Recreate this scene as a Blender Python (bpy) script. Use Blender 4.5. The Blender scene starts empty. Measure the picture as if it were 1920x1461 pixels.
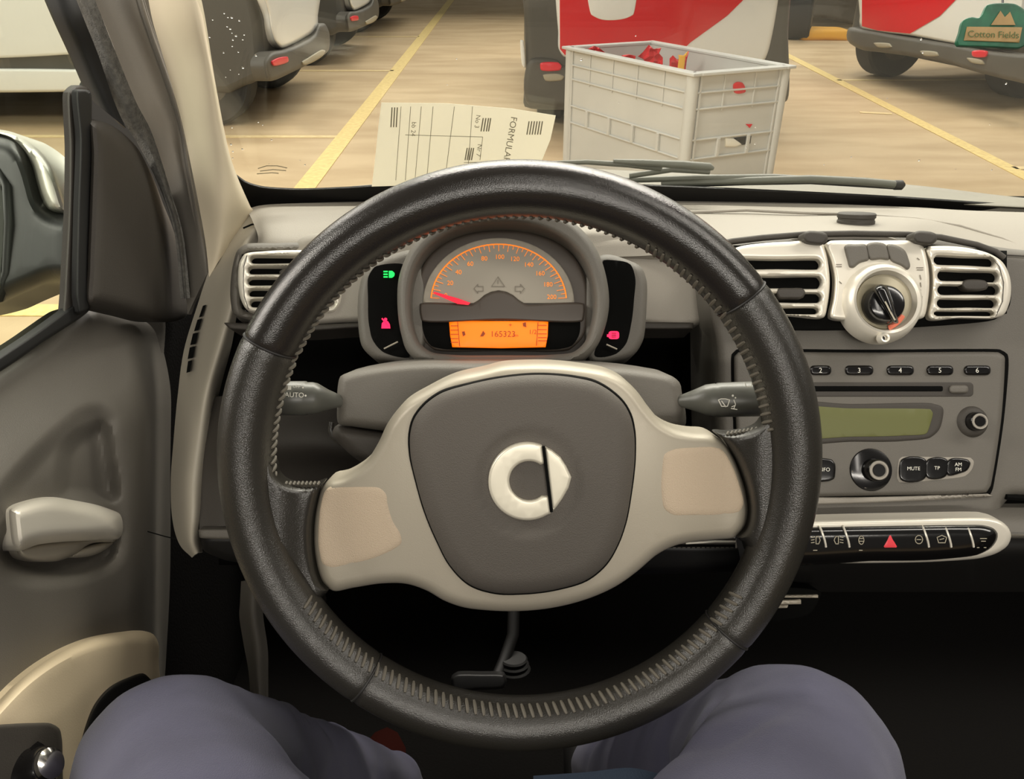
import bpy, bmesh, math, random
import numpy as np
from mathutils import Vector, Matrix, geometry, noise

random.seed(7)
SC = bpy.context.scene
COL = SC.collection
R = math.radians

# ------------------------------------------------------------------ camera
F = 1507.0; CX, CY = 960.0, 730.5; EYE = 1.14
PITCH = math.atan((CY + 150) / F)
YAW = math.atan(11 * math.cos(PITCH) / F)
cam_d = bpy.data.cameras.new('camera'); cam = bpy.data.objects.new('camera', cam_d); COL.objects.link(cam)
cam_d.sensor_width = 36; cam_d.lens = F / 1920 * 36; cam_d.clip_start = .02; cam_d.clip_end = 200
cam.location = (0, 0, EYE); cam.rotation_euler = (math.pi / 2 - PITCH, 0, YAW)
SC.camera = cam
CAM = Vector((0, 0, EYE))
RM = cam.rotation_euler.to_matrix()
RT, UP, FW = RM @ Vector((1, 0, 0)), RM @ Vector((0, 1, 0)), RM @ Vector((0, 0, -1))

# ------------------------------------------------------------------ world, lights, exposure
W = bpy.data.worlds.new('garage_air'); SC.world = W; W.use_nodes = True
bg = W.node_tree.nodes['Background']; bg.inputs[0].default_value = (1, .95, .86, 1); bg.inputs[1].default_value = .13
def lamp(name, loc, size, power, target=None, color=(1, .94, .84), sy=None):
    d = bpy.data.lights.new(name, 'AREA'); d.energy = power; d.color = color
    d.shape = 'RECTANGLE'; d.size = size; d.size_y = sy or size
    o = bpy.data.objects.new(name, d); COL.objects.link(o); o.location = loc
    if target: o.rotation_euler = (Vector(target) - Vector(loc)).to_track_quat('-Z', 'Y').to_euler()
    return o
lamp('ceiling_and_fill_light', (.3, 2.3, 2.6), 2.6, 122, (.1, .8, .8), sy=.30)
lamp('ceiling_and_fill_light', (.6, 6.5, 3.2), 4.5, 170, (.6, 6.0, 0), sy=1.2)
lamp('ceiling_and_fill_light', (-3.2, 4.5, 3.0), 1.0, 110, (-3.0, 4.0, 0), sy=4)
lamp('ceiling_and_fill_light', (4.2, 6.0, 3.0), 1.0, 110, (4.2, 5.5, 0), sy=4)
lamp('ceiling_and_fill_light', (0, 11.5, 3.4), 12, 330, (0, 2, .6), sy=1.0)  # wide unseen fill added far ahead for wheel rim highlights and car tails
lamp('ceiling_and_fill_light', (.3, -2.6, 2.1), 2.6, 55, (0, .4, .7), sy=.10)  # added low behind for the rim streak, standing in for rear window light
lamp('ceiling_and_fill_light', (.25, -.7, 2.2), .16, 8, (0, .5, .7), sy=1.3)
lamp('ceiling_and_fill_light', (-2.6, .6, 2.1), 1.0, 50, (-.1, .6, .8), sy=1.6)  # unseen fill added outside the left window to brighten the wheel rim
lamp('ceiling_and_fill_light', (-3.4, .2, 3.2), 2.0, 110, (-3.4, 5.5, .4), sy=.6)  # unseen fill added behind left to brighten the white car's side
lamp('ceiling_and_fill_light', (1.5, .4, 2.3), .25, 22, (-.2, .6, .6), sy=1.6)
SC.view_settings.view_transform = 'Standard'; SC.view_settings.look = 'None'
SC.view_settings.gamma = 1; SC.view_settings.use_curve_mapping = False; SC.view_settings.exposure = 0.0
try:
    SC.cycles.use_denoising = True
except Exception: pass

# ------------------------------------------------------------------ geometry helpers
def ray(u, v): return FW + RT * ((u - CX) / F) - UP * ((v - CY) / F)
def G(u, v, d): return CAM + ray(u, v) * d
class Plane:
    def __init__(s, o, n): s.o = Vector(o); s.n = Vector(n).normalized()
    def at(s, u, v, h=0.0):
        r = ray(u, v); t = ((s.o + s.n * h) - CAM).dot(s.n) / r.dot(s.n)
        return CAM + r * t
def face_plane(u, v, d, pitch=0, yaw=0):      # a plane in the car, leaning by pitch (top nearer) and yaw (right side nearer)
    n = -FW * math.cos(R(pitch)) - UP * math.sin(R(pitch))
    n = n * math.cos(R(yaw)) - RT * math.sin(R(yaw))
    return Plane(G(u, v, d), n)
def PX(x): return Plane((x, 0, 0), (1 if x < 0 else -1, 0, 0))
def PY(y): return Plane((0, y, 0), (0, -1, 0))
def PZ(z): return Plane((0, 0, z), (0, 0, 1))

def mesh_obj(name, verts, faces, m, parent=None, ang=35, smooth=True):
    me = bpy.data.meshes.new(name); me.from_pydata([tuple(v) for v in verts], [], faces); me.validate(); me.update()
    bm = bmesh.new(); bm.from_mesh(me); bmesh.ops.remove_doubles(bm, verts=bm.verts, dist=1e-6)
    bmesh.ops.recalc_face_normals(bm, faces=bm.faces); bm.to_mesh(me); bm.free()
    if smooth:
        me.polygons.foreach_set('use_smooth', [True] * len(me.polygons)); me.set_sharp_from_angle(angle=R(ang))
    me.materials.append(m)
    o = bpy.data.objects.new(name, me); COL.objects.link(o)
    if parent is not None:
        o.parent = parent
        w = Matrix.Identity(4); q = parent
        while q is not None: w = (q.matrix_parent_inverse if q.parent else Matrix.Identity(4)) @ Matrix.Translation(q.location) @ w; q = q.parent
        o.matrix_parent_inverse = w.inverted()
    return o
def tag(o, label=None, cat=None, group=None, kind=None):
    if label: o['label'] = label
    if cat: o['category'] = cat
    if group: o['group'] = group
    if kind: o['kind'] = kind
    return o
def thing(name, label, cat, loc, group=None):
    o = bpy.data.objects.new(name, None); COL.objects.link(o); o.location = loc; o.empty_display_size = .02
    return tag(o, label, cat, group)

def spline(pts, closed=True, step=8.0, sharp=False):
    P = [np.array(p, float) for p in pts]; n = len(P); out = []
    rng = range(n) if closed else range(n - 1)
    for i in rng:
        p1, p2 = P[i], P[(i + 1) % n]
        L = np.linalg.norm((p2 - p1)); k = max(1, int(math.ceil(L / step)))
        if sharp:
            for j in range(k): out.append(p1 + (p2 - p1) * j / k)
            continue
        p0 = P[(i - 1) % n] if (closed or i > 0) else p1
        p3 = P[(i + 2) % n] if (closed or i < n - 2) else p2
        # centripetal-ish tangents, limited so long/short neighbours do not overshoot
        def tan(a, b, c):
            d1, d2 = np.linalg.norm(b - a) + 1e-9, np.linalg.norm(c - b) + 1e-9
            return ((b - a) / d1 * d2 + (c - b) / d2 * d1) / (d1 + d2)
        La = np.linalg.norm(p1-p0)+1e-9; Lb = np.linalg.norm(p3-p2)+1e-9
        t1 = tan(p0, p1, p2) * min(L, 1.3*La); t2 = tan(p1, p2, p3) * min(L, 1.3*Lb)
        for j in range(k):
            t = j / k; h00 = 2*t**3-3*t*t+1; h10 = t**3-2*t*t+t; h01 = -2*t**3+3*t*t; h11 = t**3-t*t
            out.append(h00*p1 + h10*t1 + h01*p2 + h11*t2)
    if not closed: out.append(P[-1])
    return np.array(out)
def seg_dist(q, poly):
    a = poly; b = np.roll(poly, -1, axis=0); res = np.full(len(q), 1e9)
    for i in range(len(a)):
        ab = b[i] - a[i]; L = ab.dot(ab) + 1e-12
        t = np.clip(((q - a[i]) @ ab) / L, 0, 1)
        d = np.hypot(*(q - (a[i] + t[:, None] * ab)).T)
        np.minimum(res, d, out=res)
    return res
def inside(q, poly):
    x, y = q[:, 0], q[:, 1]; c = np.zeros(len(q), bool); n = len(poly); j = n - 1
    for i in range(n):
        xi, yi = poly[i]; xj, yj = poly[j]
        if yi != yj:
            m = ((yi > y) != (yj > y)) & (x < (xj - xi) * (y - yi) / (yj - yi) + xi)
            c ^= m
        j = i
    return c
def rrect(x0, y0, x1, y1, r, skew=0):
    r = min(r, (x1-x0)/2-.01, (y1-y0)/2-.01); out = []
    for cx, cy, a0 in ((x1-r, y0+r, -90), (x1-r, y1-r, 0), (x0+r, y1-r, 90), (x0+r, y0+r, 180)):
        for k in range(5):
            a = R(a0 + k*22.5); out.append((cx + r*math.cos(a), cy + r*math.sin(a)))
    return out
def circ(cx, cy, rx, ry=None, n=28, a0=0, a1=360):
    ry = ry or rx; m = n if a1 - a0 >= 360 else n + 1
    return [(cx + rx*math.cos(R(a0+(a1-a0)*k/n)), cy + ry*math.sin(R(a0+(a1-a0)*k/n))) for k in range(m)]

def puff(name, outline, pl, m, parent=None, base=0.0, rise=.004, w=10, back=.006, holes=(), grid=26, step=8,
         zf=None, sharp=False, ang=40):
    """a solid plate with a rounded, domed front: outline traced on plane pl, its own thickness behind"""
    loops = [spline(outline, True, step, sharp)] + [spline(h, True, step, sharp) for h in holes]
    allp = [l for l in loops]
    pts = list(np.concatenate(loops)); nb = len(pts); edges = []; s = 0
    for l in loops:
        n = len(l); edges += [(s+i, s+(i+1) % n) for i in range(n)]; s += n
    def ok(q):
        r = inside(q, loops[0])
        for h in loops[1:]: r &= ~inside(q, h)
        return r
    def dist(q):
        d = seg_dist(q, loops[0])
        for h in loops[1:]: d = np.minimum(d, seg_dist(q, h))
        return d
    extra = []
    for l in loops:
        t = np.roll(l, -1, 0) - np.roll(l, 1, 0); nn = np.stack([-t[:, 1], t[:, 0]], 1); nn /= (np.linalg.norm(nn, axis=1)[:, None] + 1e-9)
        for f in (.08, .25, .5, .78, 1.05):
            for sg in (1, -1):
                q = l + nn * sg * w * f
                k = ok(q); 
                if not k.any(): continue
                q = q[k]; d = dist(q); extra.append(q[d > w * f * .93])
    x0, y0 = loops[0].min(0); x1, y1 = loops[0].max(0)
    gx, gy = np.meshgrid(np.arange(x0 + grid*.37, x1, grid), np.arange(y0 + grid*.41, y1, grid))
    q = np.stack([gx.ravel(), gy.ravel()], 1)
    if len(q):
        q = q[ok(q)]
        if len(q): q = q[dist(q) > w * 1.05 + grid * .3]; extra.append(q)
    # thin out near-duplicates
    ex = np.concatenate(extra) if extra else np.zeros((0, 2))
    if len(ex):
        key = np.round(ex / max(1.0, w * .12)).astype(int); _, idx = np.unique(key, axis=0, return_index=True); ex = ex[np.sort(idx)]
    P = np.concatenate([np.array(pts), ex])
    V, E, FA, *_ = geometry.delaunay_2d_cdt([Vector(p) for p in P], edges, [], 0, 1e-5)
    Q = np.array([tuple(v) for v in V]); tri = [f for f in FA if len(f) == 3]
    cen = np.array([Q[list(f)].mean(0) for f in tri]); k = ok(cen); tri = [f for f, o in zip(tri, k) if o]
    d = dist(Q); t = np.clip(d / w, 0, 1); hh = base + rise * np.sqrt(1 - (1 - t)**2)
    if zf is not None: hh = hh + zf(Q[:, 0], Q[:, 1], d)
    verts = [pl.at(Q[i, 0], Q[i, 1], hh[i]) for i in range(len(Q))]
    faces = [tuple(f) for f in tri]
    # boundary of kept triangles -> skirt
    cnt = {}
    for f in tri:
        for a, b in ((f[0], f[1]), (f[1], f[2]), (f[2], f[0])):
            cnt[(a, b)] = 1
    bd = [e for e in cnt if (e[1], e[0]) not in cnt]
    mp = {}
    for a, b in bd:
        for i in (a, b):
            if i not in mp:
                mp[i] = len(verts); verts.append(pl.at(Q[i, 0], Q[i, 1], base) - pl.n * back)
    for a, b in bd: faces.append((b, a, mp[a], mp[b]))
    inv = sorted(mp); nf = len(verts)
    bk = {}
    for f in tri:
        for i in f:
            if i not in mp and i not in bk: bk[i] = len(verts); verts.append(pl.at(Q[i, 0], Q[i, 1], base) - pl.n * back)
    g = lambda i: mp.get(i, bk.get(i))
    for f in tri: faces.append((g(f[0]), g(f[2]), g(f[1])))
    return mesh_obj(name, verts, faces, m, parent, ang)

def cr(P, t, ax_closed=False):
    n = len(P) - 1; i = min(int(t * n), n - 1); f = t * n - i
    p1, p2 = P[i], P[i+1]; p0 = P[i-1] if i > 0 else p1*2 - p2; p3 = P[i+2] if i + 2 <= n else p2*2 - p1
    return ((p1*2) + (p2-p0)*f + (p0*2-p1*5+p2*4-p3)*f*f + (p1*3-p0-p2*3+p3)*f**3) * .5
def sheet(name, rows, m, parent=None, thick=.004, nu=40, nv=16, ang=60):
    """smooth surface through rows of world points, with real thickness"""
    rs = []
    for r in rows: rs.append([cr([Vector(p) for p in r], k / nu) for k in range(nu + 1)])
    V = []
    for j in range(nv + 1):
        for i in range(nu + 1): V.append(cr([r[i] for r in rs], j / nv))
    Fc = []; W1 = nu + 1
    for j in range(nv):
        for i in range(nu): a = j*W1 + i; Fc.append((a, a+1, a+1+W1, a+W1))
    me = bpy.data.meshes.new('t'); me.from_pydata([tuple(v) for v in V], [], Fc); me.update()
    N = [v.normal.copy() for v in me.vertices]
    c = sum(V, Vector()) / len(V)
    s = 1 if sum((n.dot(CAM - v) for n, v in zip(N, V))) > 0 else -1
    B = [v - n * s * thick for v, n in zip(V, N)]; n0 = len(V)
    F2 = Fc + [tuple(n0 + k for k in reversed(f)) for f in Fc]
    per = [i for i in range(nu)] + [j*W1 + nu for j in range(nv)] + [nv*W1 + i for i in range(nu, 0, -1)] + [j*W1 for j in range(nv, 0, -1)]
    for k in range(len(per)):
        a, b = per[k], per[(k+1) % len(per)]; F2.append((b, a, a + n0, b + n0))
    bpy.data.meshes.remove(me)
    return mesh_obj(name, V + B, F2, m, parent, ang)
def tube_geo(path, rad, seg=10, closed=False, flat=1.0, upv=None, caps=True):
    P = [Vector(p) for p in path]; n = len(P); rad = rad if hasattr(rad, '__len__') else [rad]*n
    V, Fc = [], []; prev = None
    for i in range(n):
        a = P[i-1] if (i > 0 or closed) else P[i]; b = P[(i+1) % n] if (i < n-1 or closed) else P[i]
        t = (b - a).normalized()
        ref = upv or prev or (Vector((0, 0, 1)) if abs(t.z) < .9 else Vector((1, 0, 0)))
        x = (ref - t * ref.dot(t)).normalized(); y = t.cross(x); prev = x
        for k in range(seg):
            an = 2*math.pi*k/seg; V.append(P[i] + x*math.cos(an)*rad[i]*flat + y*math.sin(an)*rad[i])
    for i in range(n if closed else n-1):
        for k in range(seg):
            a, b = i*seg + k, i*seg + (k+1) % seg; c, d = ((i+1) % n)*seg + (k+1) % seg, ((i+1) % n)*seg + k
            Fc.append((a, b, c, d))
    if not closed and caps: Fc.append(tuple(range(seg))[::-1]); Fc.append(tuple((n-1)*seg + k for k in range(seg)))
    return V, Fc
def tube(name, path, rad, m, parent=None, **k):
    V, Fc = tube_geo(path, rad, **k); return mesh_obj(name, V, Fc, m, parent, 50)
def lathe(name, c, axis, prof, m, parent=None, seg=40, ang=40):
    """prof: (distance along axis, radius)"""
    ax = Vector(axis).normalized(); x = ax.orthogonal().normalized(); y = ax.cross(x); V, Fc = [], []; n = len(prof)
    for (h, r) in prof:
        for k in range(seg):
            a = 2*math.pi*k/seg; V.append(Vector(c) + ax*h + (x*math.cos(a) + y*math.sin(a))*max(r, 1e-5))
    for i in range(n-1):
        for k in range(seg): a, b = i*seg+k, i*seg+(k+1) % seg; Fc.append((a, b, b+seg, a+seg))
    Fc.append(tuple(range(seg))[::-1]); Fc.append(tuple((n-1)*seg + k for k in range(seg)))
    return mesh_obj(name, V, Fc, m, parent, ang)
def join_geo(gs):
    V, Fc = [], []
    for v, f in gs: s = len(V); V += list(v); Fc += [tuple(i + s for i in q) for q in f]
    return V, Fc
def box_geo(c, ex, ey, ez):
    """centre and three half-edge vectors"""
    c = Vector(c); V = [c + ex*a + ey*b + ez*d for a in (-1, 1) for b in (-1, 1) for d in (-1, 1)]
    return V, [(0,1,3,2),(4,6,7,5),(0,4,5,1),(2,3,7,6),(0,2,6,4),(1,5,7,3)]
def bevel_mod(o, w, seg=2):
    b = o.modifiers.new('edge', 'BEVEL'); b.width = w; b.segments = seg; b.limit_method = 'ANGLE'; b.angle_limit = R(40); return o
def box(name, lo, hi, m, parent=None, bev=.01):
    lo, hi = Vector(lo), Vector(hi); c = (lo+hi)/2; e = (hi-lo)/2
    V, Fc = box_geo(c, Vector((e.x,0,0)), Vector((0,e.y,0)), Vector((0,0,e.z)))
    o = mesh_obj(name, V, Fc, m, parent, 30)
    return bevel_mod(o, bev) if bev else o
def strokes(name, lines, pl, m, parent=None, h=.0005, w=3, t=.0004):
    """printed or painted lines on a plane; w in picture-scale units of that plane"""
    gs = []
    for ln in lines:
        ww = w
        if isinstance(ln, tuple) and isinstance(ln[0], list): ln, ww = ln
        for (a, b) in zip(ln[:-1], ln[1:]):
            a2, b2 = np.array(a, float), np.array(b, float); dd = b2 - a2; L = np.linalg.norm(dd)
            if L < 1e-6: continue
            dd /= L; nn = np.array([-dd[1], dd[0]])*ww/2; e = dd*ww*.25
            c4 = [a2-e+nn, b2+e+nn, b2+e-nn, a2-e-nn]
            V = [pl.at(*p, h) for p in c4] + [pl.at(*p, h-t) for p in c4]
            gs.append((V, [(0,1,2,3),(7,6,5,4),(0,4,5,1),(1,5,6,2),(2,6,7,3),(3,7,4,0)]))
    V, Fc = join_geo(gs); return mesh_obj(name, V, Fc, m, parent, smooth=False)
def polys(name, pl_list, pl, m, parent=None, h=.0005, t=.0005):
    gs = []
    for p in pl_list:
        n = len(p); V = [pl.at(*q, h) for q in p] + [pl.at(*q, h-t) for q in p]
        gs.append((V, [tuple(range(n)), tuple(range(2*n-1, n-1, -1))] + [(i, i+n, (i+1) % n+n, (i+1) % n) for i in range(n)]))
    V, Fc = join_geo(gs); return mesh_obj(name, V, Fc, m, parent, smooth=False)
def text(name, items, pl, m, parent=None, h=.0006):
    """items: (string, u, v, size, degrees) centred at u, v on plane"""
    gs = []
    for (s, u, v, size, deg) in items:
        cu = bpy.data.curves.new('f', 'FONT'); cu.body = s; cu.size = 1; cu.align_x = 'CENTER'; cu.align_y = 'CENTER'; cu.extrude = 0; cu.resolution_u = 3
        ob = bpy.data.objects.new('f', cu); COL.objects.link(ob)
        me = bpy.data.meshes.new_from_object(ob.evaluated_get(bpy.context.evaluated_depsgraph_get()))
        ca, sa = math.cos(R(deg)), math.sin(R(deg))
        gs.append(([pl.at(u + (x.co.x*ca - x.co.y*sa)*size, v - (x.co.x*sa + x.co.y*ca)*size, h) for x in me.vertices], [tuple(p.vertices) for p in me.polygons]))
        bpy.data.objects.remove(ob); bpy.data.curves.remove(cu); bpy.data.meshes.remove(me)
    V, Fc = join_geo(gs); return mesh_obj(name, V, Fc, m, parent, smooth=False)
def smooth01(t): t = np.clip(t, 0, 1); return t*t*(3-2*t)

# ------------------------------------------------------------------ materials
def lin(c):
    f = lambda x: (x/255)/12.92 if x/255 <= .04045 else ((x/255+.055)/1.055)**2.4
    return (f(c[0]), f(c[1]), f(c[2]), 1)
def mat(name, c, rough=.5, metal=0, bump=0, scale=900, var=.0, vscale=30, emit=0, coat=0, spec=.5, c2=None, stretch=None, sheen=0):
    m = bpy.data.materials.new(name); m.use_nodes = True; nt = m.node_tree; b = nt.nodes['Principled BSDF']
    b.inputs['Base Color'].default_value = lin(c); b.inputs['Roughness'].default_value = rough; b.inputs['Metallic'].default_value = metal
    b.inputs['Specular IOR Level'].default_value = spec
    if coat: b.inputs['Coat Weight'].default_value = coat; b.inputs['Coat Roughness'].default_value = .08
    if sheen: b.inputs['Sheen Weight'].default_value = sheen
    if emit: b.inputs['Emission Color'].default_value = lin(c); b.inputs['Emission Strength'].default_value = emit
    tc = nt.nodes.new('ShaderNodeTexCoord'); src = tc.outputs['Object']
    if stretch:
        mp = nt.nodes.new('ShaderNodeMapping'); mp.inputs['Scale'].default_value = stretch; nt.links.new(src, mp.inputs[0]); src = mp.outputs[0]
    if var:
        n = nt.nodes.new('ShaderNodeTexNoise'); n.inputs['Scale'].default_value = vscale; n.inputs['Detail'].default_value = 5; nt.links.new(src, n.inputs[0])
        cr_ = nt.nodes.new('ShaderNodeValToRGB'); a = lin(c); z = lin(c2) if c2 else tuple(x*(1-var) for x in a[:3]) + (1,)
        cr_.color_ramp.elements[0].position = .36; cr_.color_ramp.elements[1].position = .64
        cr_.color_ramp.elements[0].color = z; cr_.color_ramp.elements[1].color = a
        nt.links.new(n.outputs[0], cr_.inputs[0]); nt.links.new(cr_.outputs[0], b.inputs['Base Color'])
    if bump:
        n2 = nt.nodes.new('ShaderNodeTexNoise'); n2.inputs['Scale'].default_value = scale; n2.inputs['Detail'].default_value = 2; nt.links.new(src, n2.inputs[0])
        bp = nt.nodes.new('ShaderNodeBump'); bp.inputs['Strength'].default_value = bump; bp.inputs['Distance'].default_value = .001
        nt.links.new(n2.outputs[0], bp.inputs['Height']); nt.links.new(bp.outputs[0], b.inputs['Normal'])
    return m
def glass_mat(name, tint, refl, rough=.0):
    m = bpy.data.materials.new(name); m.use_nodes = True; nt = m.node_tree; nt.nodes.clear()
    o = nt.nodes.new('ShaderNodeOutputMaterial'); mx = nt.nodes.new('ShaderNodeMixShader'); t = nt.nodes.new('ShaderNodeBsdfTransparent'); g = nt.nodes.new('ShaderNodeBsdfGlossy')
    t.inputs[0].default_value = tint; g.inputs['Roughness'].default_value = rough; mx.inputs[0].default_value = refl
    nt.links.new(t.outputs[0], mx.inputs[1]); nt.links.new(g.outputs[0], mx.inputs[2]); nt.links.new(mx.outputs[0], o.inputs[0]); return m
M = {}
M['leather'] = mat('black_leather', (42, 40, 36), .24, bump=.3, scale=1500, spec=.55)
M['leather_plain'] = mat('smooth_black_leather', (32, 29, 26), .22, bump=.2, scale=1500, spec=.5)
M['seam'] = mat('seam_thread', (22, 20, 18), .6)
M['stitch'] = mat('grey_thread', (88, 83, 73), .7)
M['silver'] = mat('silver_paint_plastic', (170, 162, 146), .42, metal=.15, bump=.10, scale=1500)
M['silver_bright'] = mat('bright_silver_plastic', (226, 220, 206), .36, metal=.3)
M['thumb'] = mat('textured_silver_plastic', (190, 172, 149), .6, metal=.0, bump=.5, scale=1500)
M['pad'] = mat('dark_pad_vinyl', (84, 79, 73), .62, bump=.4, scale=1500, spec=.35)
M['dash'] = mat('grey_dash_vinyl', (150, 144, 134), .6, bump=.35, scale=1300, spec=.4)
M['dash_mid'] = mat('mid_grey_plastic', (98, 94, 87), .55, bump=.3, scale=1300, spec=.4)
M['dash_dark'] = mat('dark_grey_plastic', (62, 58, 53), .6, bump=.25, scale=1300, spec=.35)
M['stalk'] = mat('satin_stalk_plastic', (84, 84, 78), .38, spec=.6)
M['black'] = mat('black_plastic', (20, 19, 18), .5, spec=.4)
M['void'] = mat('black_fabric', (9, 9, 8), .95, spec=.1)
M['gloss_black'] = mat('gloss_black_plastic', (16, 15, 15), .18, spec=.6)
M['beige'] = mat('beige_pillar_cloth', (206, 194, 170), .8, bump=.1, scale=900)
M['rubber'] = mat('rubber_seal', (14, 14, 13), .7)
M['fuzzy'] = mat('flocked_seal', (104, 102, 97), .95, bump=1, scale=700, var=.35, vscale=220)
M['cloth'] = mat('navy_trouser_cloth', (64, 63, 84), .92, bump=.5, scale=1400, var=.2, vscale=14, sheen=.1)
M['print'] = mat('white_print', (225, 222, 210), .6)
M['print_dim'] = mat('grey_print', (120, 112, 100), .6)
M['emblem'] = mat('emblem_silver', (214, 208, 190), .34, metal=.3)
M['orange'] = mat('lcd_orange', (255, 112, 0), .5, emit=.85)
M['orange_line'] = mat('dial_orange', (250, 135, 20), .5, emit=.45)
M['red_needle'] = mat('red_needle', (235, 20, 50), .5, emit=.6)
M['lcd_ink'] = mat('lcd_ink', (150, 60, 5), .6)
M['green_lamp'] = mat('green_warning_light', (20, 240, 90), .5, emit=1.1)
M['red_lamp'] = mat('red_warning_light', (255, 20, 80), .5, emit=1.1)
M['dial'] = mat('dial_face', (150, 143, 130), .6)
M['dial_ring'] = mat('dial_surround', (70, 62, 55), .5)
M['olive'] = mat('olive_lcd', (92, 94, 46), .5)
M['hazard'] = mat('hazard_red', (235, 70, 80), .4)
M['redseg'] = mat('knob_red_mark', (215, 110, 80), .5)
M['glass'] = glass_mat('window_glass', (.93, .94, .92, 1), .045)
M['side_glass'] = glass_mat('side_window_glass', (.90, .93, .89, 1), .05)
M['clear'] = glass_mat('clear_cover', (.97, .97, .97, 1), .03)
M['chrome'] = mat('chrome', (225, 222, 215), .15, metal=1)
M['mirror'] = mat('mirror_glass', (235, 238, 225), .03, metal=1)
M['ground'] = mat('garage_concrete', (206, 182, 146), .75, bump=.1, scale=40, var=1, vscale=1.3, c2=(188, 163, 127), stretch=(1, 3.2, 1))
M['paint'] = mat('worn_yellow_paint', (240, 216, 146), .7, var=1, vscale=40, c2=(224, 196, 132))
M['paint_pale'] = mat('pale_line_paint', (236, 214, 164), .7, var=1, vscale=30, c2=(222, 198, 148))
M['car_white'] = mat('white_car_paint', (242, 242, 238), .3, coat=.5)
M['car_red'] = mat('red_car_paint', (222, 40, 46), .3, coat=.5)
M['car_grey'] = mat('grey_bumper_plastic', (92, 89, 83), .55, var=.15, vscale=6)
M['car_dark'] = mat('dark_grey_car_shell', (88, 86, 81), .45)
M['tyre'] = mat('tyre_rubber', (40, 40, 40), .8)
M['lamp_red'] = mat('red_reflector', (220, 45, 58), .3, emit=.12)
M['slot'] = mat('pale_slot', (170, 162, 142), .6)
M['crate'] = mat('grey_crate_plastic', (196, 195, 190), .5, var=.08, vscale=4)
M['crate_in'] = mat('crate_rib_shade', (172, 169, 162), .5)
M['redpaper'] = mat('red_paper', (225, 38, 48), .6, var=.3, vscale=20)
M['yellow'] = mat('yellow_paint', (240, 178, 60), .6)
M['paper'] = mat('reflected_paper', (250, 246, 226), .8)  # pale translucent colour imitating a form mirrored in the windscreen
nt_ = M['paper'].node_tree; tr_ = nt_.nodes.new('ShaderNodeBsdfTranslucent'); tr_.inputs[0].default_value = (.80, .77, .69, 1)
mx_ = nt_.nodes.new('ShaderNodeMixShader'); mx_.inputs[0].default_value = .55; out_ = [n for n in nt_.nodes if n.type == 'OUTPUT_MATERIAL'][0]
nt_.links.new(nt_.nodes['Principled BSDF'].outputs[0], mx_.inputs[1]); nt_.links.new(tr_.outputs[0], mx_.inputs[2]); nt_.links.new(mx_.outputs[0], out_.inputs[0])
M['ink'] = mat('reflection_and_etch_ink', (140, 134, 112), .8)
M['green_card'] = mat('green_card', (18, 92, 62), .6, var=.5, vscale=60)
M['tan_card'] = mat('tan_card', (150, 122, 74), .6, var=.2, vscale=80)
M['green_ink'] = mat('dark_green_ink', (66, 84, 30), .6)
M['cowl'] = mat('cowl_plastic', (122, 118, 106), .6)
M['wiper'] = mat('wiper_rubber', (100, 100, 92), .5)
M['mir_house'] = mat('mirror_housing_black', (24, 26, 24), .5, coat=.0)
M['mir_cap'] = mat('mirror_cap_grey', (190, 187, 176), .35, metal=.3, coat=.3)
M['carpet'] = mat('cabin_carpet', (14, 13, 12), 1, bump=.8, scale=300, spec=.05)
M['denim'] = mat('blue_denim', (34, 48, 66), .9, bump=.5, scale=900)
M['shoe'] = mat('dark_red_shoe', (34, 12, 9), 1, bump=.3, scale=300, spec=.02)

# ------------------------------------------------------------------ the garage
gv = []
N = 24
ground = mesh_obj('floor', [(-30, -6, 0), (30, -6, 0), (30, 45, 0), (-30, 45, 0)], [(0, 1, 2, 3)], M['ground'], smooth=False); tag(ground, kind='structure')
GZ = PZ(0)
def gline(name, a, b, wid, m):
    A, B = Vector(a), Vector(b); d = (B-A).normalized(); n = Vector((-d.y, d.x, 0))*wid/2
    V = [A+n, B+n, B-n, A-n]; V = [Vector((v.x, v.y, .004)) for v in V] + [Vector((v.x, v.y, .0005)) for v in V]
    o = mesh_obj(name, V, [(0,1,2,3),(7,6,5,4),(0,4,5,1),(1,5,6,2),(2,6,7,3),(3,7,4,0)], m, smooth=False); return tag(o, kind='structure')
def ext(a, b, k0, k1): A, B = Vector(a), Vector(b); d = B-A; return A-d*k0, B+d*k1
a, b = ext(GZ.at(578, 345), GZ.at(818, 36), .45, 1.6); gline('floor_marking', a, b, .105, M['paint'])
a, b = ext(GZ.at(1918, 329), GZ.at(1480, 106), .8, 1.3); gline('floor_marking', a, b, .085, M['paint'])
for (u, v) in ((630, 257), (738, 133), (786, 69)):
    p = GZ.at(u, v); gline('floor_marking', p, p + Vector((-5.2, .0, 0)), .055, M['paint_pale'])
p = GZ.at(120, 583); gline('floor_marking', p + Vector((.8, 0, 0)), p + Vector((-4, 0, 0)), .09, M['paint'])
for (u, v) in ((1570, 151), (1900, 316)):
    p = GZ.at(u, v); gline('floor_marking', p, p + Vector((3.5, .12, 0)), .05, M['paint_pale'])
a, b = GZ.at(1612, 211), GZ.at(1672, 214); gline('floor_marking', a, b, .05, M['paint_pale'])

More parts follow.
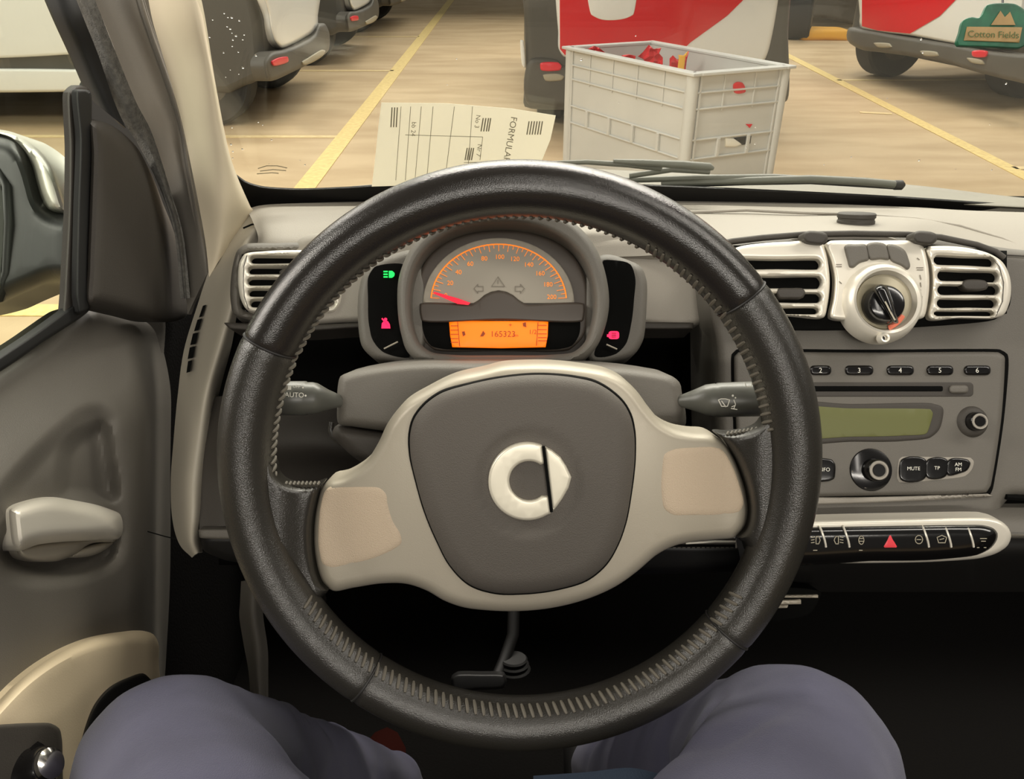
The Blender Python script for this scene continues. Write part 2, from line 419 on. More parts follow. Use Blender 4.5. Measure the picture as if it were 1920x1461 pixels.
def parts_of(o): return [c for c in bpy.data.objects if c.parent == o]
def copy_tree(o, parent=None):
    c = o.copy(); COL.objects.link(c)
    if parent: c.parent = parent; c.matrix_parent_inverse = o.matrix_parent_inverse.copy()
    for ch in parts_of(o): copy_tree(ch, c)
    return c
def wheel(parent, c, ax, r=.29, wd=.085):
    t = lathe('tyre', Vector(c) - Vector(ax)*wd, ax, [(0, r*.6), (0, r*.93), (.02, r), (wd*2-.02, r), (wd*2, r*.93), (wd*2, r*.6)], M['tyre'], parent, 36)
    lathe('wheel_hub', Vector(c) - Vector(ax)*(wd+.005), ax, [(0, .04), (0, r*.5), (.02, r*.6), (wd*2-.01, r*.6), (wd*2+.01, r*.5), (wd*2+.01, .04)], M['car_grey'], t, 24)

# white car in the left bay, its tail towards the aisle
PC = onX = Plane((-1.49, 0, 0), (1, 0, 0))
c1 = thing('parked_car', 'white and dark grey parked car in the left bay, nearest the windscreen pillar', 'car', (-1.49, 5.9, 0), 'cars parked in the left bays')
yN = onX.at(516, 151).y; yF = onX.at(617, 60).y
# shell: side profile extruded along Y
prof = [(-1.56, .30), (-1.54, .62), (-1.60, 1.10), (-1.85, 1.50), (-2.6, 1.55), (-3.4, 1.42), (-3.85, .95), (-4.2, .75), (-4.25, .30), (-3.9, .22), (-1.8, .20)]
def extrude_y(name, prof, y0, y1, m, parent, bev=.05):
    n = len(prof); V = [Vector((x, y0, z)) for x, z in prof] + [Vector((x, y1, z)) for x, z in prof]
    Fc = [tuple(range(n)), tuple(range(2*n-1, n-1, -1))] + [(i, i+n, (i+1) % n + n, (i+1) % n) for i in range(n)]
    return bevel_mod(mesh_obj(name, V, Fc, m, parent, 30), bev, 3)
extrude_y('body', prof, yN + .02, yN + 1.60, M['car_dark'], c1)
puff('tailgate', [(490, -70), (503, 28), (508, 58), (516, 80), (527, 90), (560, 77), (586, 61), (595, 50), (596, 30), (596, -75)], onX, M['car_white'], c1, base=-.02, rise=.03, w=8, back=.05, step=5, grid=12)
bp = puff('bumper', [(496, 112), (508, 98), (527, 94), (560, 82), (588, 64), (598, 44), (608, 44), (617, 60), (615, 96), (600, 108), (575, 122), (545, 137), (516, 150), (504, 152), (497, 135)], onX, M['car_grey'], c1, base=.0, rise=.04, w=9, back=.08, step=5, grid=12)
puff('reflector', [(509, 116), (520, 109), (540, 107), (541, 115), (528, 121), (513, 123)], onX, M['lamp_red'], c1, base=.043, rise=.01, w=3, back=.01, step=3, grid=8)
puff('number_slot', [(565, 117), (578, 108), (604, 93), (610, 95), (606, 104), (582, 119), (570, 122)], onX, M['slot'], c1, base=.04, rise=.012, w=3, back=.01, step=4, grid=10)
ys = yN + .02; PS = Plane((0, ys, 0), (0, -1, 0))
puff('side_panel', [(-250, -60), (235, -60), (248, 40), (255, 84), (-260, 84)], PS, M['car_white'], c1, base=0, rise=.02, w=6, back=.02, step=14, grid=50)
puff('sill', [(-260, 137), (262, 137), (268, 164), (-270, 166)], PS, M['car_white'], c1, base=0, rise=.03, w=6, back=.02, step=14, grid=50)
wheel(c1, (-1.95, ys + .12, .29), (0, 1, 0)); wheel(c1, (-3.75, ys + .12, .29), (0, 1, 0)); wheel(c1, (-1.95, ys + 1.44, .29), (0, 1, 0)); wheel(c1, (-3.75, ys + 1.44, .29), (0, 1, 0))
for k in (1, 2):
    c = copy_tree(c1); c.location = c1.location + Vector((0.02*k, 2.47*k, 0))
    tag(c, ['', 'parked car in the left bay, directly beyond the white nearest one, dark shell', 'parked car third along the left bays, farthest from the windscreen'][k])

# red and white car behind the crate
Y2 = 5.15; P2 = PY(Y2)
c2 = thing('parked_car', 'red and white parked car with its tail standing behind the grey crate', 'car', (.85, Y2, 0))
xl, xr = P2.at(982, 120).x, P2.at(1478, 110).x
bd = box('body', (xl + .02, Y2 + .03, .18), (xr - .02, Y2 + 2.6, .95), M['car_dark'], c2, .06)
box('cabin', (xl + .08, Y2 + .18, .90), (xr - .08, Y2 + 2.1, 1.52), M['car_dark'], c2, .15)
puff('quarter_panel', [(983, -120), (985, 60), (986, 150), (984, 200), (1010, 205), (1046, 206), (1300, 206), (1440, 196), (1474, 190), (1478, 60), (1480, -120)], P2, M['car_dark'], c2, base=-.02, rise=.03, w=12, back=.04, step=14, grid=60)
puff('tailgate', [(1048, -110), (1046, 60), (1047, 92), (1056, 106), (1080, 110), (1250, 118), (1400, 122), (1432, 116), (1440, 100), (1455, 30), (1462, -110)], P2, M['car_white'], c2, base=.0, rise=.03, w=8, back=.03, step=10, grid=40)
polys('red_livery', [[(1049, -100), (1430, -36), (1363, 30), (1294, 80), (1262, 112), (1080, 106), (1059, 103), (1050, 92)]], P2, M['car_red'], c2, h=.034, t=.006)
puff('bumper', [(996, 110), (1045, 112), (1056, 122), (1240, 132), (1440, 128), (1470, 116), (1472, 185), (1440, 196), (1045, 200), (990, 196)], P2, M['car_grey'], c2, base=.0, rise=.035, w=10, back=.04, step=12, grid=50)
puff('reflector', [(1013, 119), (1048, 118), (1053, 124), (1051, 131), (1014, 131)], P2, M['lamp_red'], c2, base=.038, rise=.01, w=3, back=.01, step=4, grid=10)
puff('fog_lamp_slot', [(1018, 141), (1050, 139), (1058, 144), (1054, 150), (1022, 151)], P2, M['slot'], c2, base=.038, rise=.01, w=3, back=.01, step=4, grid=10)
puff('door_edge_trim', [(976, 75), (981, 76), (985, 118), (984, 128), (979, 122)], P2, M['car_white'], c2, base=.0, rise=.01, w=2, back=.01, step=6, grid=20)
puff('livery_arc', [(1109, -100), (1109, 28), (1125, 36), (1150, 38), (1175, 34), (1187, 28), (1187, -100)], P2, M['car_white'], c2, base=.034, rise=.004, w=2, back=.004, step=6, grid=30)
for x in (xl + .18, xr - .18):
    wheel(c2, (x, Y2 + .42, .29), (1, 0, 0)); wheel(c2, (x, Y2 + 2.15, .29), (1, 0, 0))

# red and white car in the right bay
A_ = PZ(.27).at(1590, 78); B_ = PZ(.27).at(1844, 130); dAB = (B_ - A_).normalized(); n3 = Vector((dAB.y, -dAB.x, 0)); n3 = n3 if n3.dot(CAM - A_) > 0 else -n3
P3 = Plane(A_, (n3.x, n3.y, 0))
c3 = thing('parked_car', 'red and white parked car in the right bay, tail towards the hanging green card', 'car', (A_ + B_)/2 * 1)
c3.location.z = 0
mid = (A_ + B_)/2; up3 = Vector((0, 0, 1)); half = (B_ - A_)/2
V, Fc = box_geo(mid - P3.n*1.35 + Vector((0, 0, .33)), half*1.16, P3.n*1.28, up3*.37); bevel_mod(mesh_obj('body', V, Fc, M['car_dark'], c3), .06, 3)
V, Fc = box_geo(mid - P3.n*1.25 + Vector((0, 0, .95)), half*1.0, P3.n*1.0, up3*.30); bevel_mod(mesh_obj('cabin', V, Fc, M['car_dark'], c3), .12, 3)
puff('tailgate', [(1614, -100), (1612, 30), (1612, 50), (1645, 60), (1707, 67), (1790, 82), (1870, 92), (1900, 88), (1910, 60), (1915, -110)], P3, M['car_white'], c3, base=.0, rise=.03, w=6, back=.04, step=10, grid=40)
polys('red_livery', [[(1616, -90), (1850, -60), (1762, 30), (1706, 63), (1645, 57), (1616, 49)]], P3, M['car_red'], c3, h=.034, t=.006)
puff('bumper', [(1592, 52), (1612, 53), (1700, 68), (1787, 82), (1850, 94), (1900, 100), (1960, 110), (1962, 160), (1900, 152), (1842, 138), (1800, 126), (1750, 112), (1695, 104), (1650, 98), (1612, 92), (1588, 74)], P3, M['car_grey'], c3, base=.0, rise=.05, w=9, back=.07, step=10, grid=40)
puff('reflector', [(1822, 97), (1835, 94), (1850, 97), (1850, 105), (1838, 108), (1823, 105)], P3, M['lamp_red'], c3, base=.055, rise=.01, w=3, back=.01, step=4, grid=10)
for s in ([(1638, 81), (1668, 82), (1672, 88), (1645, 88)], [(1725, 96), (1757, 98), (1760, 104), (1732, 104)], [(1812, 109), (1842, 113), (1846, 120), (1820, 117)]):
    puff('bumper_slot', s, P3, M['slot'], c3, base=.055, rise=.008, w=3, back=.01, step=5, grid=12)
tc = GZ.at(1657, 142); tax = dAB
wheel(c3, Vector((tc.x, tc.y, .28)) , tax, r=.28, wd=.10)
t2 = GZ.at(1890, 186); wheel(c3, Vector((t2.x + .1, t2.y + .1, .28)), tax, r=.28, wd=.10)
# car farther along the right bays
c4 = thing('parked_car', 'grey bumper corner of the farthest parked car beside the yellow block', 'car', GZ.at(1560, 60))
q = GZ.at(1560, 62); P4 = Plane((q.x, q.y, 0), (-.35, -.93, 0))
puff('bumper', [(1474, -20), (1478, 30), (1520, 32), (1560, 36), (1598, 46), (1612, 47), (1640, -20)], P4, M['car_grey'], c4, base=0, rise=.05, w=8, back=.2, step=8, grid=20)
pa = P4.at(1480, 10); pb = P4.at(1640, 10)
V, Fc = box_geo((pa+pb)/2 - P4.n*1.65 + Vector((0, 0, .25)), (pb-pa)/2*.95, P4.n*1.0, up3*.30); bevel_mod(mesh_obj('body', V, Fc, M['car_dark'], c4), .06, 3)
tq = GZ.at(1494, 73); wheel(c4, Vector((tq.x, tq.y, .28)), (pb-pa).normalized(), r=.28, wd=.12)
ws = puff('wheel_stop', [(1500, 75), (1514, 58), (1530, 55), (1560, 55), (1596, 59), (1600, 76), (1550, 76)], PY(GZ.at(1545, 75).y), M['yellow'], None, base=0, rise=.05, w=8, back=.25, step=8, grid=20)
tag(ws, 'yellow painted block standing on the garage floor beside the farthest car', 'wheel stop')

# ------------------------------------------------------------------ grey crate on the floor
HC = .610; PT = PZ(HC)
Lc, Fr, Rc = PT.at(1068, 87), PT.at(1302, 136), PT.at(1498, 126)
e1, e2 = Lc - Fr, Rc - Fr
e2 = e2 - e1.normalized()*e2.dot(e1.normalized())*.55
Rc = Fr + e2; Bc = Lc + e2
for p_ in (Lc, Fr, Rc, Bc): p_.z = 0
crate = thing('storage_crate', 'large open grey plastic crate with ribbed sides standing in front of the windscreen', 'crate', (Lc + Rc)/2)
def wall(a, b, name, outward, ex=.03):
    d = (b - a); L = d.length; d = d.normalized(); n = Vector((-d.y, d.x, 0)); n = n if n.dot(outward) > 0 else -n
    z = Vector((0, 0, 1)); g = []
    def bx_(x0, x1, z0, z1, t0, t1):
        c = a + d*(x0+x1)/2*1.0 + n*(t0+t1)/2 + z*(z0+z1)/2
        g.append(box_geo(c, d*(x1-x0)/2, n*(t1-t0)/2, z*(z1-z0)/2))
    bx_(0, L, .03, HC, -.018, 0)
    bx_(-ex, L+ex, HC-.012, HC, -.022, .028)
    for zz in (.53, .465, .34, .26): bx_(-.01, L+.01, zz-.004, zz+.004, 0, .009)
    for x in (.035, L-.035): bx_(x-.005, x+.005, .0, HC, 0, .009)
    k = max(3, int(L/.17))
    for i in range(1, k): bx_(L*i/k-.005, L*i/k+.004, .45, HC, 0, .005)
    for i in range(1, k): bx_(L*i/k-.009, L*i/k+.007, .26, .34, 0, .014)
    V, Fc = join_geo(g); return bevel_mod(mesh_obj(name, V, Fc, M['crate'], crate, smooth=False), .002, 1)
cc = (Lc + Rc)/2
for a, b, x_ in ((Fr, Lc, .028), (Fr, Rc, -.022), (Rc, Bc, .028), (Lc, Bc, -.022)): wall(a, b, 'side_wall', (a+b)/2 - cc, x_)
V, Fc = box_geo(cc + Vector((0, 0, .03)), e1/2, e2/2, Vector((0, 0, .02))); mesh_obj('bottom', V, Fc, M['crate'], crate)
for p_ in (Lc, Fr, Rc, Bc):
    o_ = (p_ - cc).normalized(); lathe('corner_post', p_ - o_*.01, (0, 0, 1), [(0, .024), (HC-.014, .026)], M['crate'], crate, 14)
nR = Vector((-e2.y, e2.x, 0)).normalized(); nR = nR if nR.dot((Fr+Rc)/2 - cc) > 0 else -nR
PR = Plane(Fr, nR)
puff('red_upper_patch', [(1376, 158), (1382, 154), (1392, 155), (1398, 172), (1378, 174)], PR, M['redpaper'], crate, base=.004, rise=.003, w=3, back=.006, step=5, grid=12)  # small raised red, dark and white patches on this crate wall
puff('dark_patch', [(1376, 259), (1409, 255), (1407, 269), (1392, 272)], PR, M['black'], crate, base=.004, rise=.002, w=2, back=.005, step=6, sharp=True, grid=12)
puff('white_patch', [(1360, 258), (1376, 260), (1391, 270), (1380, 275), (1360, 275)], PR, M['print'], crate, base=.004, rise=.002, w=2, back=.005, step=6, sharp=True, grid=12)
puff('red_patch', [(1399, 233), (1411, 233), (1406, 240)], PR, M['redpaper'], crate, base=.004, rise=.002, w=2, back=.005, step=6, sharp=True, grid=12)
# red leaflets standing inside the crate
rp = [([(1196, 106), (1206, 98), (1217, 84), (1226, 92), (1240, 90), (1236, 100), (1243, 108), (1242, 150), (1210, 160), (1208, 112)], .45, 'large crumpled red paper sheet standing in the middle of the grey crate'),
      ([(1256, 110), (1262, 104), (1270, 112), (1280, 108), (1292, 96), (1288, 112), (1283, 150), (1256, 150)], .62, 'red paper sheet with yellow tip standing by the near corner of the crate'),
      ([(1103, 92), (1114, 86), (1124, 90), (1134, 98), (1130, 140), (1106, 140)], .12, 'small red paper scrap at the far left end of the grey crate'),
      ([(1166, 104), (1180, 102), (1192, 105), (1186, 140), (1170, 140)], .28, 'dark red flat paper between the scrap and the large red sheet in the crate')]
for pts_, f_, lab in rp:
    pl_ = Plane(Bc.lerp(Fr, f_*.6 + .1), (.2, -.98, 0))
    o = puff('red_paper', pts_, pl_, M['redpaper'], None, base=0, rise=.004, w=3, back=.004, step=7, grid=9, sharp=True,
             zf=lambda x, y, d: .02*np.sin(x*.33 + y*.21) + .012*np.sin(y*.5))
    zmin = min(v.co.z for v in o.data.vertices)
    tag(o, lab, 'paper', 'red papers in the grey crate')
    for v_ in o.data.vertices:
        if v_.co.z < zmin + .03: v_.co.z = .055
o = puff('yellow_leaflet', [(1272, 103), (1282, 104), (1290, 96), (1288, 104), (1280, 113), (1274, 112)], Plane(Bc.lerp(Fr, .56), (.2, -.98, 0)), M['yellow'], None, rise=.003, w=2, back=.003, step=6, sharp=True, grid=9)
zmin = min(v.co.z for v in o.data.vertices)
for v_ in o.data.vertices:
    if v_.co.z < zmin + .01: v_.co.z = .055
tag(o, 'small yellow paper leaflet tucked among the red papers in the crate', 'paper')

# ------------------------------------------------------------------ windscreen, cowl, wipers
base_pt = G(960, 374, .88)
wd = Vector((0, -.60, .80)); nW = Vector((0, -.80, -.60))
PWS = Plane(base_pt, nW)
puff('window_1', [(300, -200), (2650, -200), (2650, 425), (1920, 396), (1450, 377), (960, 372), (600, 377), (470, 385), (440, 330), (405, 170), (380, 30)], PWS, M['glass'], None, base=0, rise=.0002, w=2, back=.004, sharp=True, grid=80, step=30)
tag(bpy.data.objects['window_1'], kind='structure')
strokes('etched_mark', [[(484, 316), (500, 311), (520, 311), (538, 315)], [(488, 321), (512, 318), (536, 320)], [(482, 326), (510, 324), (522, 325)]], PWS, M['ink'], bpy.data.objects['window_1'], h=.0012, w=1.6)
fr = puff('window_edge_band', [(405, 300), (432, 322), (444, 330), (459, 341), (486, 350), (546, 355), (652, 352), (745, 346), (880, 344), (1000, 343), (1240, 349), (1450, 358), (1700, 371), (1920, 386), (2650, 404), (2650, 450), (1920, 408), (1450, 386), (960, 384), (600, 386), (470, 392), (430, 370)], PWS, M['black'], None, base=.002, rise=.001, w=3, back=.0015, grid=60, step=14)
tag(fr, kind='structure'); fr.name = 'trim_1'
PCW = PZ(G(1450, 350, .92).z)
cw = puff('cowl_panel', [(640, 352), (760, 340), (880, 325), (1000, 313), (1180, 320), (1340, 327), (1500, 334), (1700, 346), (1920, 371), (2650, 394), (2650, 420), (1920, 392), (1450, 366), (960, 350), (745, 352)], PCW, M['cowl'], None, base=-.01, rise=.006, w=6, back=.01, grid=60, step=14)
tag(cw, 'grey plastic cowl panel under the wipers along the windscreen base', 'cowl')
def wp(u, v, h=-.008): return PWS.at(u, v, h)
w1 = thing('windscreen_wiper', 'grey wiper whose blade tip ends in front of the crate', 'wiper', wp(1180, 310), 'wipers parked at the windscreen base')
tube('arm', [wp(990, 318), wp(1020, 306), (wp(1100, 304)), wp(1180, 309), wp(1240, 316)], [.0015, .002, .0025, .003, .003], M['wiper'], w1, seg=8)
tube('blade', [wp(1150, 302), wp(1200, 305), wp(1280, 309), wp(1330, 313), wp(1337, 316)], [.002, .0035, .0042, .0042, .002], M['wiper'], w1, seg=8)
tube('linkage', [wp(1180, 330, -.01), wp(1260, 318, -.01), wp(1330, 322, -.012)], .003, M['wiper'], w1, seg=8)
w2 = thing('windscreen_wiper', 'long black wiper lying along the black lower edge of the windscreen', 'wiper', wp(1500, 335), 'wipers parked at the windscreen base')
tube('arm', [wp(1170, 338, -.012), wp(1300, 334, -.012), wp(1450, 333, -.012), wp(1560, 338, -.012)], [.003, .0035, .004, .003], M['wiper'], w2, seg=8)
tube('blade', [wp(1240, 345), wp(1400, 339), wp(1520, 336), wp(1620, 341), wp(1690, 347)], [.003, .0042, .0045, .0045, .0042], M['wiper'], w2, seg=8)
tube('rubber_strip', [wp(1250, 350), wp(1400, 345), wp(1520, 343), wp(1620, 349), wp(1680, 353)], .0015, M['black'], w2, seg=6)
lathe('end_cap', wp(1684, 347), RT, [(-.006, .002), (-.004, .0052), (.004, .0052), (.007, .002)], M['black'], w2, 14)

md = bpy.data.materials.new('water'); md.use_nodes = True; bd_ = md.node_tree.nodes['Principled BSDF']; bd_.inputs['Transmission Weight'].default_value = 1; bd_.inputs['Roughness'].default_value = .02; bd_.inputs['IOR'].default_value = 1.33
gs = []; rd = random.Random(4)
for k in range(70):
    if k < 45: u, v = rd.gauss(430, 40), rd.uniform(20, 300)
    else: u, v = rd.uniform(500, 1900), rd.uniform(40, 330)
    if v < (u - 383)*-3.2 + 0 or u < 384 + max(0, v-30)*.19: continue
    c = PWS.at(u, v, -.0052); r = rd.uniform(.0005, .0012); V, Fc = [], []
    x_ = RT; y_ = PWS.n.cross(x_)
    for i in range(4):
        a = i*math.pi/6
        for j in range(8): V.append(c + (x_*math.cos(j*math.pi/4) + y_*math.sin(j*math.pi/4))*r*math.cos(a) - PWS.n*r*.6*math.sin(a))
    for i in range(3):
        for j in range(8): Fc.append((i*8+j, i*8+(j+1) % 8, (i+1)*8+(j+1) % 8, (i+1)*8+j))
    Fc.append(tuple(range(24, 32))); Fc.append(tuple(range(8))[::-1]); gs.append((V, Fc))
V, Fc = join_geo(gs); dr = mesh_obj('water_droplets', V, Fc, md); tag(dr, 'scattered small water droplets on the outside of the windscreen', 'water droplets', kind='stuff')
# windscreen reflection of a printed form, built as a translucent sheet
ps = thing('form_reflection', 'pale reflection of a printed form in the windscreen above the steering wheel rim', 'paper', PWS.at(870, 330, .006))
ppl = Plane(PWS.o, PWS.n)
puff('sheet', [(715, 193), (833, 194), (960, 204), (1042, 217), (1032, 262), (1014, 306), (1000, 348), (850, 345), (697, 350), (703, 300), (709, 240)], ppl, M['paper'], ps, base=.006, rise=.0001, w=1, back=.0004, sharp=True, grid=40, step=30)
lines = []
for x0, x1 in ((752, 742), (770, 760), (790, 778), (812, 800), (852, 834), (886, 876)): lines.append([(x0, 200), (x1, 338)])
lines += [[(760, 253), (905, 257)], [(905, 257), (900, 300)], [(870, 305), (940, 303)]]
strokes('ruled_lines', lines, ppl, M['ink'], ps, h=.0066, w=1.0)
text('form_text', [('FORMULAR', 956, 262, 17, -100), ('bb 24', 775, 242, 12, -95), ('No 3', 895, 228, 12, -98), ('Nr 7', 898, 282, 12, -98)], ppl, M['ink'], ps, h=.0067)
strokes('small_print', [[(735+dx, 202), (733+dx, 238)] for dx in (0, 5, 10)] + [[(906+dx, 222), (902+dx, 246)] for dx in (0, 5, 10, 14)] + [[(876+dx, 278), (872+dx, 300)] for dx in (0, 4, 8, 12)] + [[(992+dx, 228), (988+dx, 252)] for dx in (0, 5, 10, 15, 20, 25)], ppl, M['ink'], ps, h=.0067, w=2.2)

# green hanging card
pg = face_plane(1860, 60, .50)
gc = thing('hanging_card', 'green card with tan name panel hanging at the top right of the windscreen', 'card', pg.at(1860, 92))
puff('card', [(1806, 38), (1822, 32), (1836, 33), (1842, 26), (1850, 10), (1905, 8), (1922, 20), (1930, 50), (1924, 84), (1912, 90), (1860, 88), (1796, 85), (1793, 80), (1799, 60)], pg, M['green_card'], gc, base=0, rise=.0008, w=3, back=.002, step=6, grid=16)
puff('name_panel', [(1813, 50), (1917, 51), (1911, 80), (1807, 76)], pg, M['tan_card'], gc, base=.001, rise=.0004, w=2, back=.001, sharp=True, step=8, grid=16)
text('card_text', [('Cotton Fields', 1863, 65, 17.5, -1.5)], pg, M['green_ink'], gc, h=.0018)
polys('tree_picture', [[(1858, 47), (1876, 20), (1884, 32), (1894, 22), (1904, 47)]], pg, M['tan_card'], gc, h=.0014)
tp = PWS.at(1880, -160, .002)
tube('string', [pg.at(1880, 12, -.001), pg.at(1881, -60, -.001).lerp(tp, .4), tp], .0007, M['seam'], gc, seg=6)

# ------------------------------------------------------------------ dashboard
dash = thing('dashboard', 'grey moulded car dashboard running under the windscreen behind the steering wheel', 'dashboard', G(960, 700, .85))
far = [(462, 392, .86), (500, 384, .865), (600, 380, .875), (800, 376, .88), (960, 374, .88), (1200, 375, .88), (1450, 379, .88), (1700, 388, .87), (1920, 398, .86), (2650, 412, .85)]
mid_ = [(474, 416, .83), (510, 408, .825), (600, 400, .83), (800, 396, .82), (960, 394, .81), (1200, 396, .82), (1450, 405, .80), (1700, 408, .79), (1920, 425, .80), (2650, 445, .80)]
nr = [(484, 446, .80), (510, 443, .785), (600, 440, .785), (800, 440, .78), (960, 440, .77), (1200, 440, .76), (1400, 440, .735), (1640, 426, .735), (1900, 470, .75), (2650, 490, .76)]
lo_ = [(478, 470, .80), (500, 462, .775), (600, 462, .772), (800, 470, .765), (960, 480, .755), (1200, 480, .75), (1400, 458, .715), (1640, 442, .70), (1905, 500, .735), (2650, 530, .75)]
sheet('top_pad', [[G(*p) for p in r] for r in (far, mid_, nr, lo_)], M['dash'], dash, thick=.008, nu=90, nv=20)
# left face around the side vent
PLv = face_plane(540, 530, .755, pitch=-6, yaw=-10)
puff('vent_surround', [(436, 500), (446, 468), (460, 458), (520, 456), (600, 456), (648, 470), (656, 500), (655, 560), (650, 596), (630, 606), (560, 610), (470, 602), (438, 588), (432, 560)], PLv, M['dash_mid'], dash, base=-.008, rise=.010, w=10, back=.03, grid=24, step=10,
     holes=[rrect(452, 474, 640, 586, 18)])
PM = face_plane(1200, 520, .755, pitch=-8)
puff('centre_fascia', [(560, 450), (700, 440), (960, 430), (1200, 430), (1345, 440), (1352, 520), (1346, 600), (1290, 612), (1200, 608), (960, 604), (640, 606), (560, 606)], PM, M['dash'], dash, base=-.01, rise=.012, w=14, back=.03, grid=40, step=14)
puff('shelf_lip', [(420, 606), (560, 610), (660, 606), (960, 606), (1300, 606), (1300, 616), (960, 616), (660, 616), (560, 622), (430, 616)], PM, M['dash_dark'], dash, base=.0, rise=.004, w=4, back=.04, grid=20, step=14)
# open shelf void
PSh = face_plane(860, 690, .86)
puff('open_shelf', [(410, 596), (1330, 596), (1330, 900), (1300, 1060), (410, 1060)], PSh, M['void'], dash, base=0, rise=.002, w=10, back=.01, grid=80, step=40, sharp=True)
# knee panel left below the shelf
kp = [[G(388, 745, .83), G(450, 742, .80), (G(560, 748, .79)), G(640, 760, .80), G(760, 800, .82)],
      [G(384, 830, .80), G(450, 830, .775), (G(560, 830, .77)), G(640, 840, .775), G(760, 880, .80)],
      [G(376, 920, .795), G(450, 900, .79), (G(560, 888, .80)), G(640, 890, .82), G(760, 910, .85)],
      [G(374, 992, .79), G(450, 985, .79), (G(560, 985, .82)), G(640, 985, .84), G(760, 985, .87)]]
sheet('knee_panel', kp, M['dash_dark'], dash, thick=.01, nu=30, nv=20)
PLE = face_plane(600, 1003, .78, pitch=4)
puff('lower_edge_strip', [(372, 994), (600, 996), (960, 1000), (1300, 1006), (1400, 1008), (1500, 1010), (1500, 1024), (1400, 1022), (1300, 1021), (960, 1018), (600, 1012), (374, 1008)], PLE, M['dash_mid'], dash, base=0, rise=.004, w=5, back=.03, grid=20, step=14)
puff('lower_cushion', [(376, 1006), (600, 1010), (960, 1016), (1300, 1020), (1500, 1024), (1500, 1060), (1300, 1075), (960, 1075), (600, 1065), (420, 1050), (380, 1030)], face_plane(960, 1040, .80, pitch=25), M['black'], dash, base=0, rise=.01, w=14, back=.03, grid=40, step=14)
strokes('edge_stitching', [[(1262 + 9*k, 1027), (1267 + 9*k, 1027)] for k in range(14)], face_plane(1330, 1025, .775), M['stitch'], dash, w=1.4)

tube('edge_highlight', [G(1286, 1019, .765), G(1340, 1016, .765), G(1394, 1017, .765)], .0011, M['silver_bright'], dash, seg=8)  # bright silver tube imitates light caught along the lower edge
# left end cap with demister slots
ec_rows = []
ecL = [(474, 392, .86), (452, 412, .855), (424, 448, .85), (392, 508, .845), (370, 573, .84), (345, 656, .835), (333, 743, .83), (325, 830, .825), (320, 904, .82), (323, 973, .815), (336, 1020, .81), (360, 1046, .805)]
ecM = [(484, 402, .845), (466, 424, .84), (444, 458, .83), (420, 512, .82), (402, 573, .81), (384, 656, .80), (368, 743, .795), (358, 830, .79), (352, 904, .785), (352, 973, .78), (356, 1016, .785), (366, 1040, .795)]
ecN = [(492, 408, .84), (480, 428, .83), (462, 455, .82), (444, 500, .80), (436, 560, .79), (418, 640, .785), (392, 743, .79), (384, 830, .795), (378, 904, .795), (374, 965, .79), (370, 1010, .795), (374, 1036, .80)]
ecO = [(500, 420, .85), (492, 440, .845), (476, 470, .83), (456, 510, .815), (446, 575, .81), (434, 650, .83), (410, 743, .85), (400, 830, .86), (396, 904, .86), (390, 965, .86), (380, 1012, .84), (380, 1036, .83)]
sheet('end_cap', [[G(*p) for p in r] for r in (ecL, ecM, ecN, ecO)], mat('warm_grey_plastic', (168, 161, 146), .55, bump=.15, scale=1300), dash, thick=.006, nu=70, nv=24)
Pec = Plane(G(368, 640, .822), (G(345, 656, .835) - G(384, 656, .80)).cross(G(392, 508, .845) - G(345, 656, .835)))
if Pec.n.dot(CAM - Pec.o) < 0: Pec.n = -Pec.n
slots = []
for k in range(5):
    t0, t1 = k/5 + .012, (k+1)/5 - .02
    f = lambda t: (384 - 31*t - 4*math.sin(t*math.pi), 572 + 130*t)
    a, b = f(t0), f(t1); ww = (4, 6, 7, 7, 5)[k]; slots.append([(a[0]-ww*.8, a[1]), (a[0]+ww*.6, a[1]-2), (b[0]+ww*.6, b[1]-2), (b[0]-ww*.8, b[1])])
polys('demister_slot', slots, Pec, M['void'], dash, h=.006, t=.004)
tube('panel_joint', [G(456, 428, .826), G(472, 421, .828), G(480, 420, .828), G(487, 427, .828), G(492, 431, .83)], .0010, M['void'], dash, seg=6)

# centre stack
PC_ = face_plane(1640, 700, .70, pitch=-4)
stack = puff('centre_stack', [(1328, 462), (1370, 455), (1500, 442), (1640, 438), (1763, 446), (1850, 460), (1890, 466), (1960, 472), (2650, 486), (2650, 700), (2650, 934), (1960, 934), (1892, 934), (1882, 945), (1870, 968), (1820, 976), (1600, 985), (1440, 985), (1380, 980), (1352, 900), (1345, 780), (1342, 650), (1326, 560)], PC_, M['dash_mid'], dash, base=-.006, rise=.012, w=22, back=.05, grid=30, step=12)
sheet('stack_flank', [[G(1284, 440, .775), G(1290, 520, .775), G(1294, 620, .78), G(1296, 760, .79), G(1300, 900, .80)],
                      [G(1322, 440, .735), G(1325, 520, .73), G(1328, 620, .728), G(1330, 760, .73), G(1336, 900, .735)],
                      [G(1350, 446, .708), G(1346, 520, .702), G(1350, 620, .70), G(1352, 760, .70), G(1358, 900, .70)]], M['dash_mid'], dash, thick=.005, nu=24, nv=14)
tube('panel_joint', [PC_.at(1880, 478, .0065), PC_.at(1920, 480, .0065), PC_.at(2650, 500, .0065)], .0007, M['dash_dark'], dash, seg=6)
tube('panel_joint', [PC_.at(1886, 932, .004), PC_.at(1920, 934, .004), PC_.at(2650, 936, .004)], .0026, M['void'], dash, seg=6)
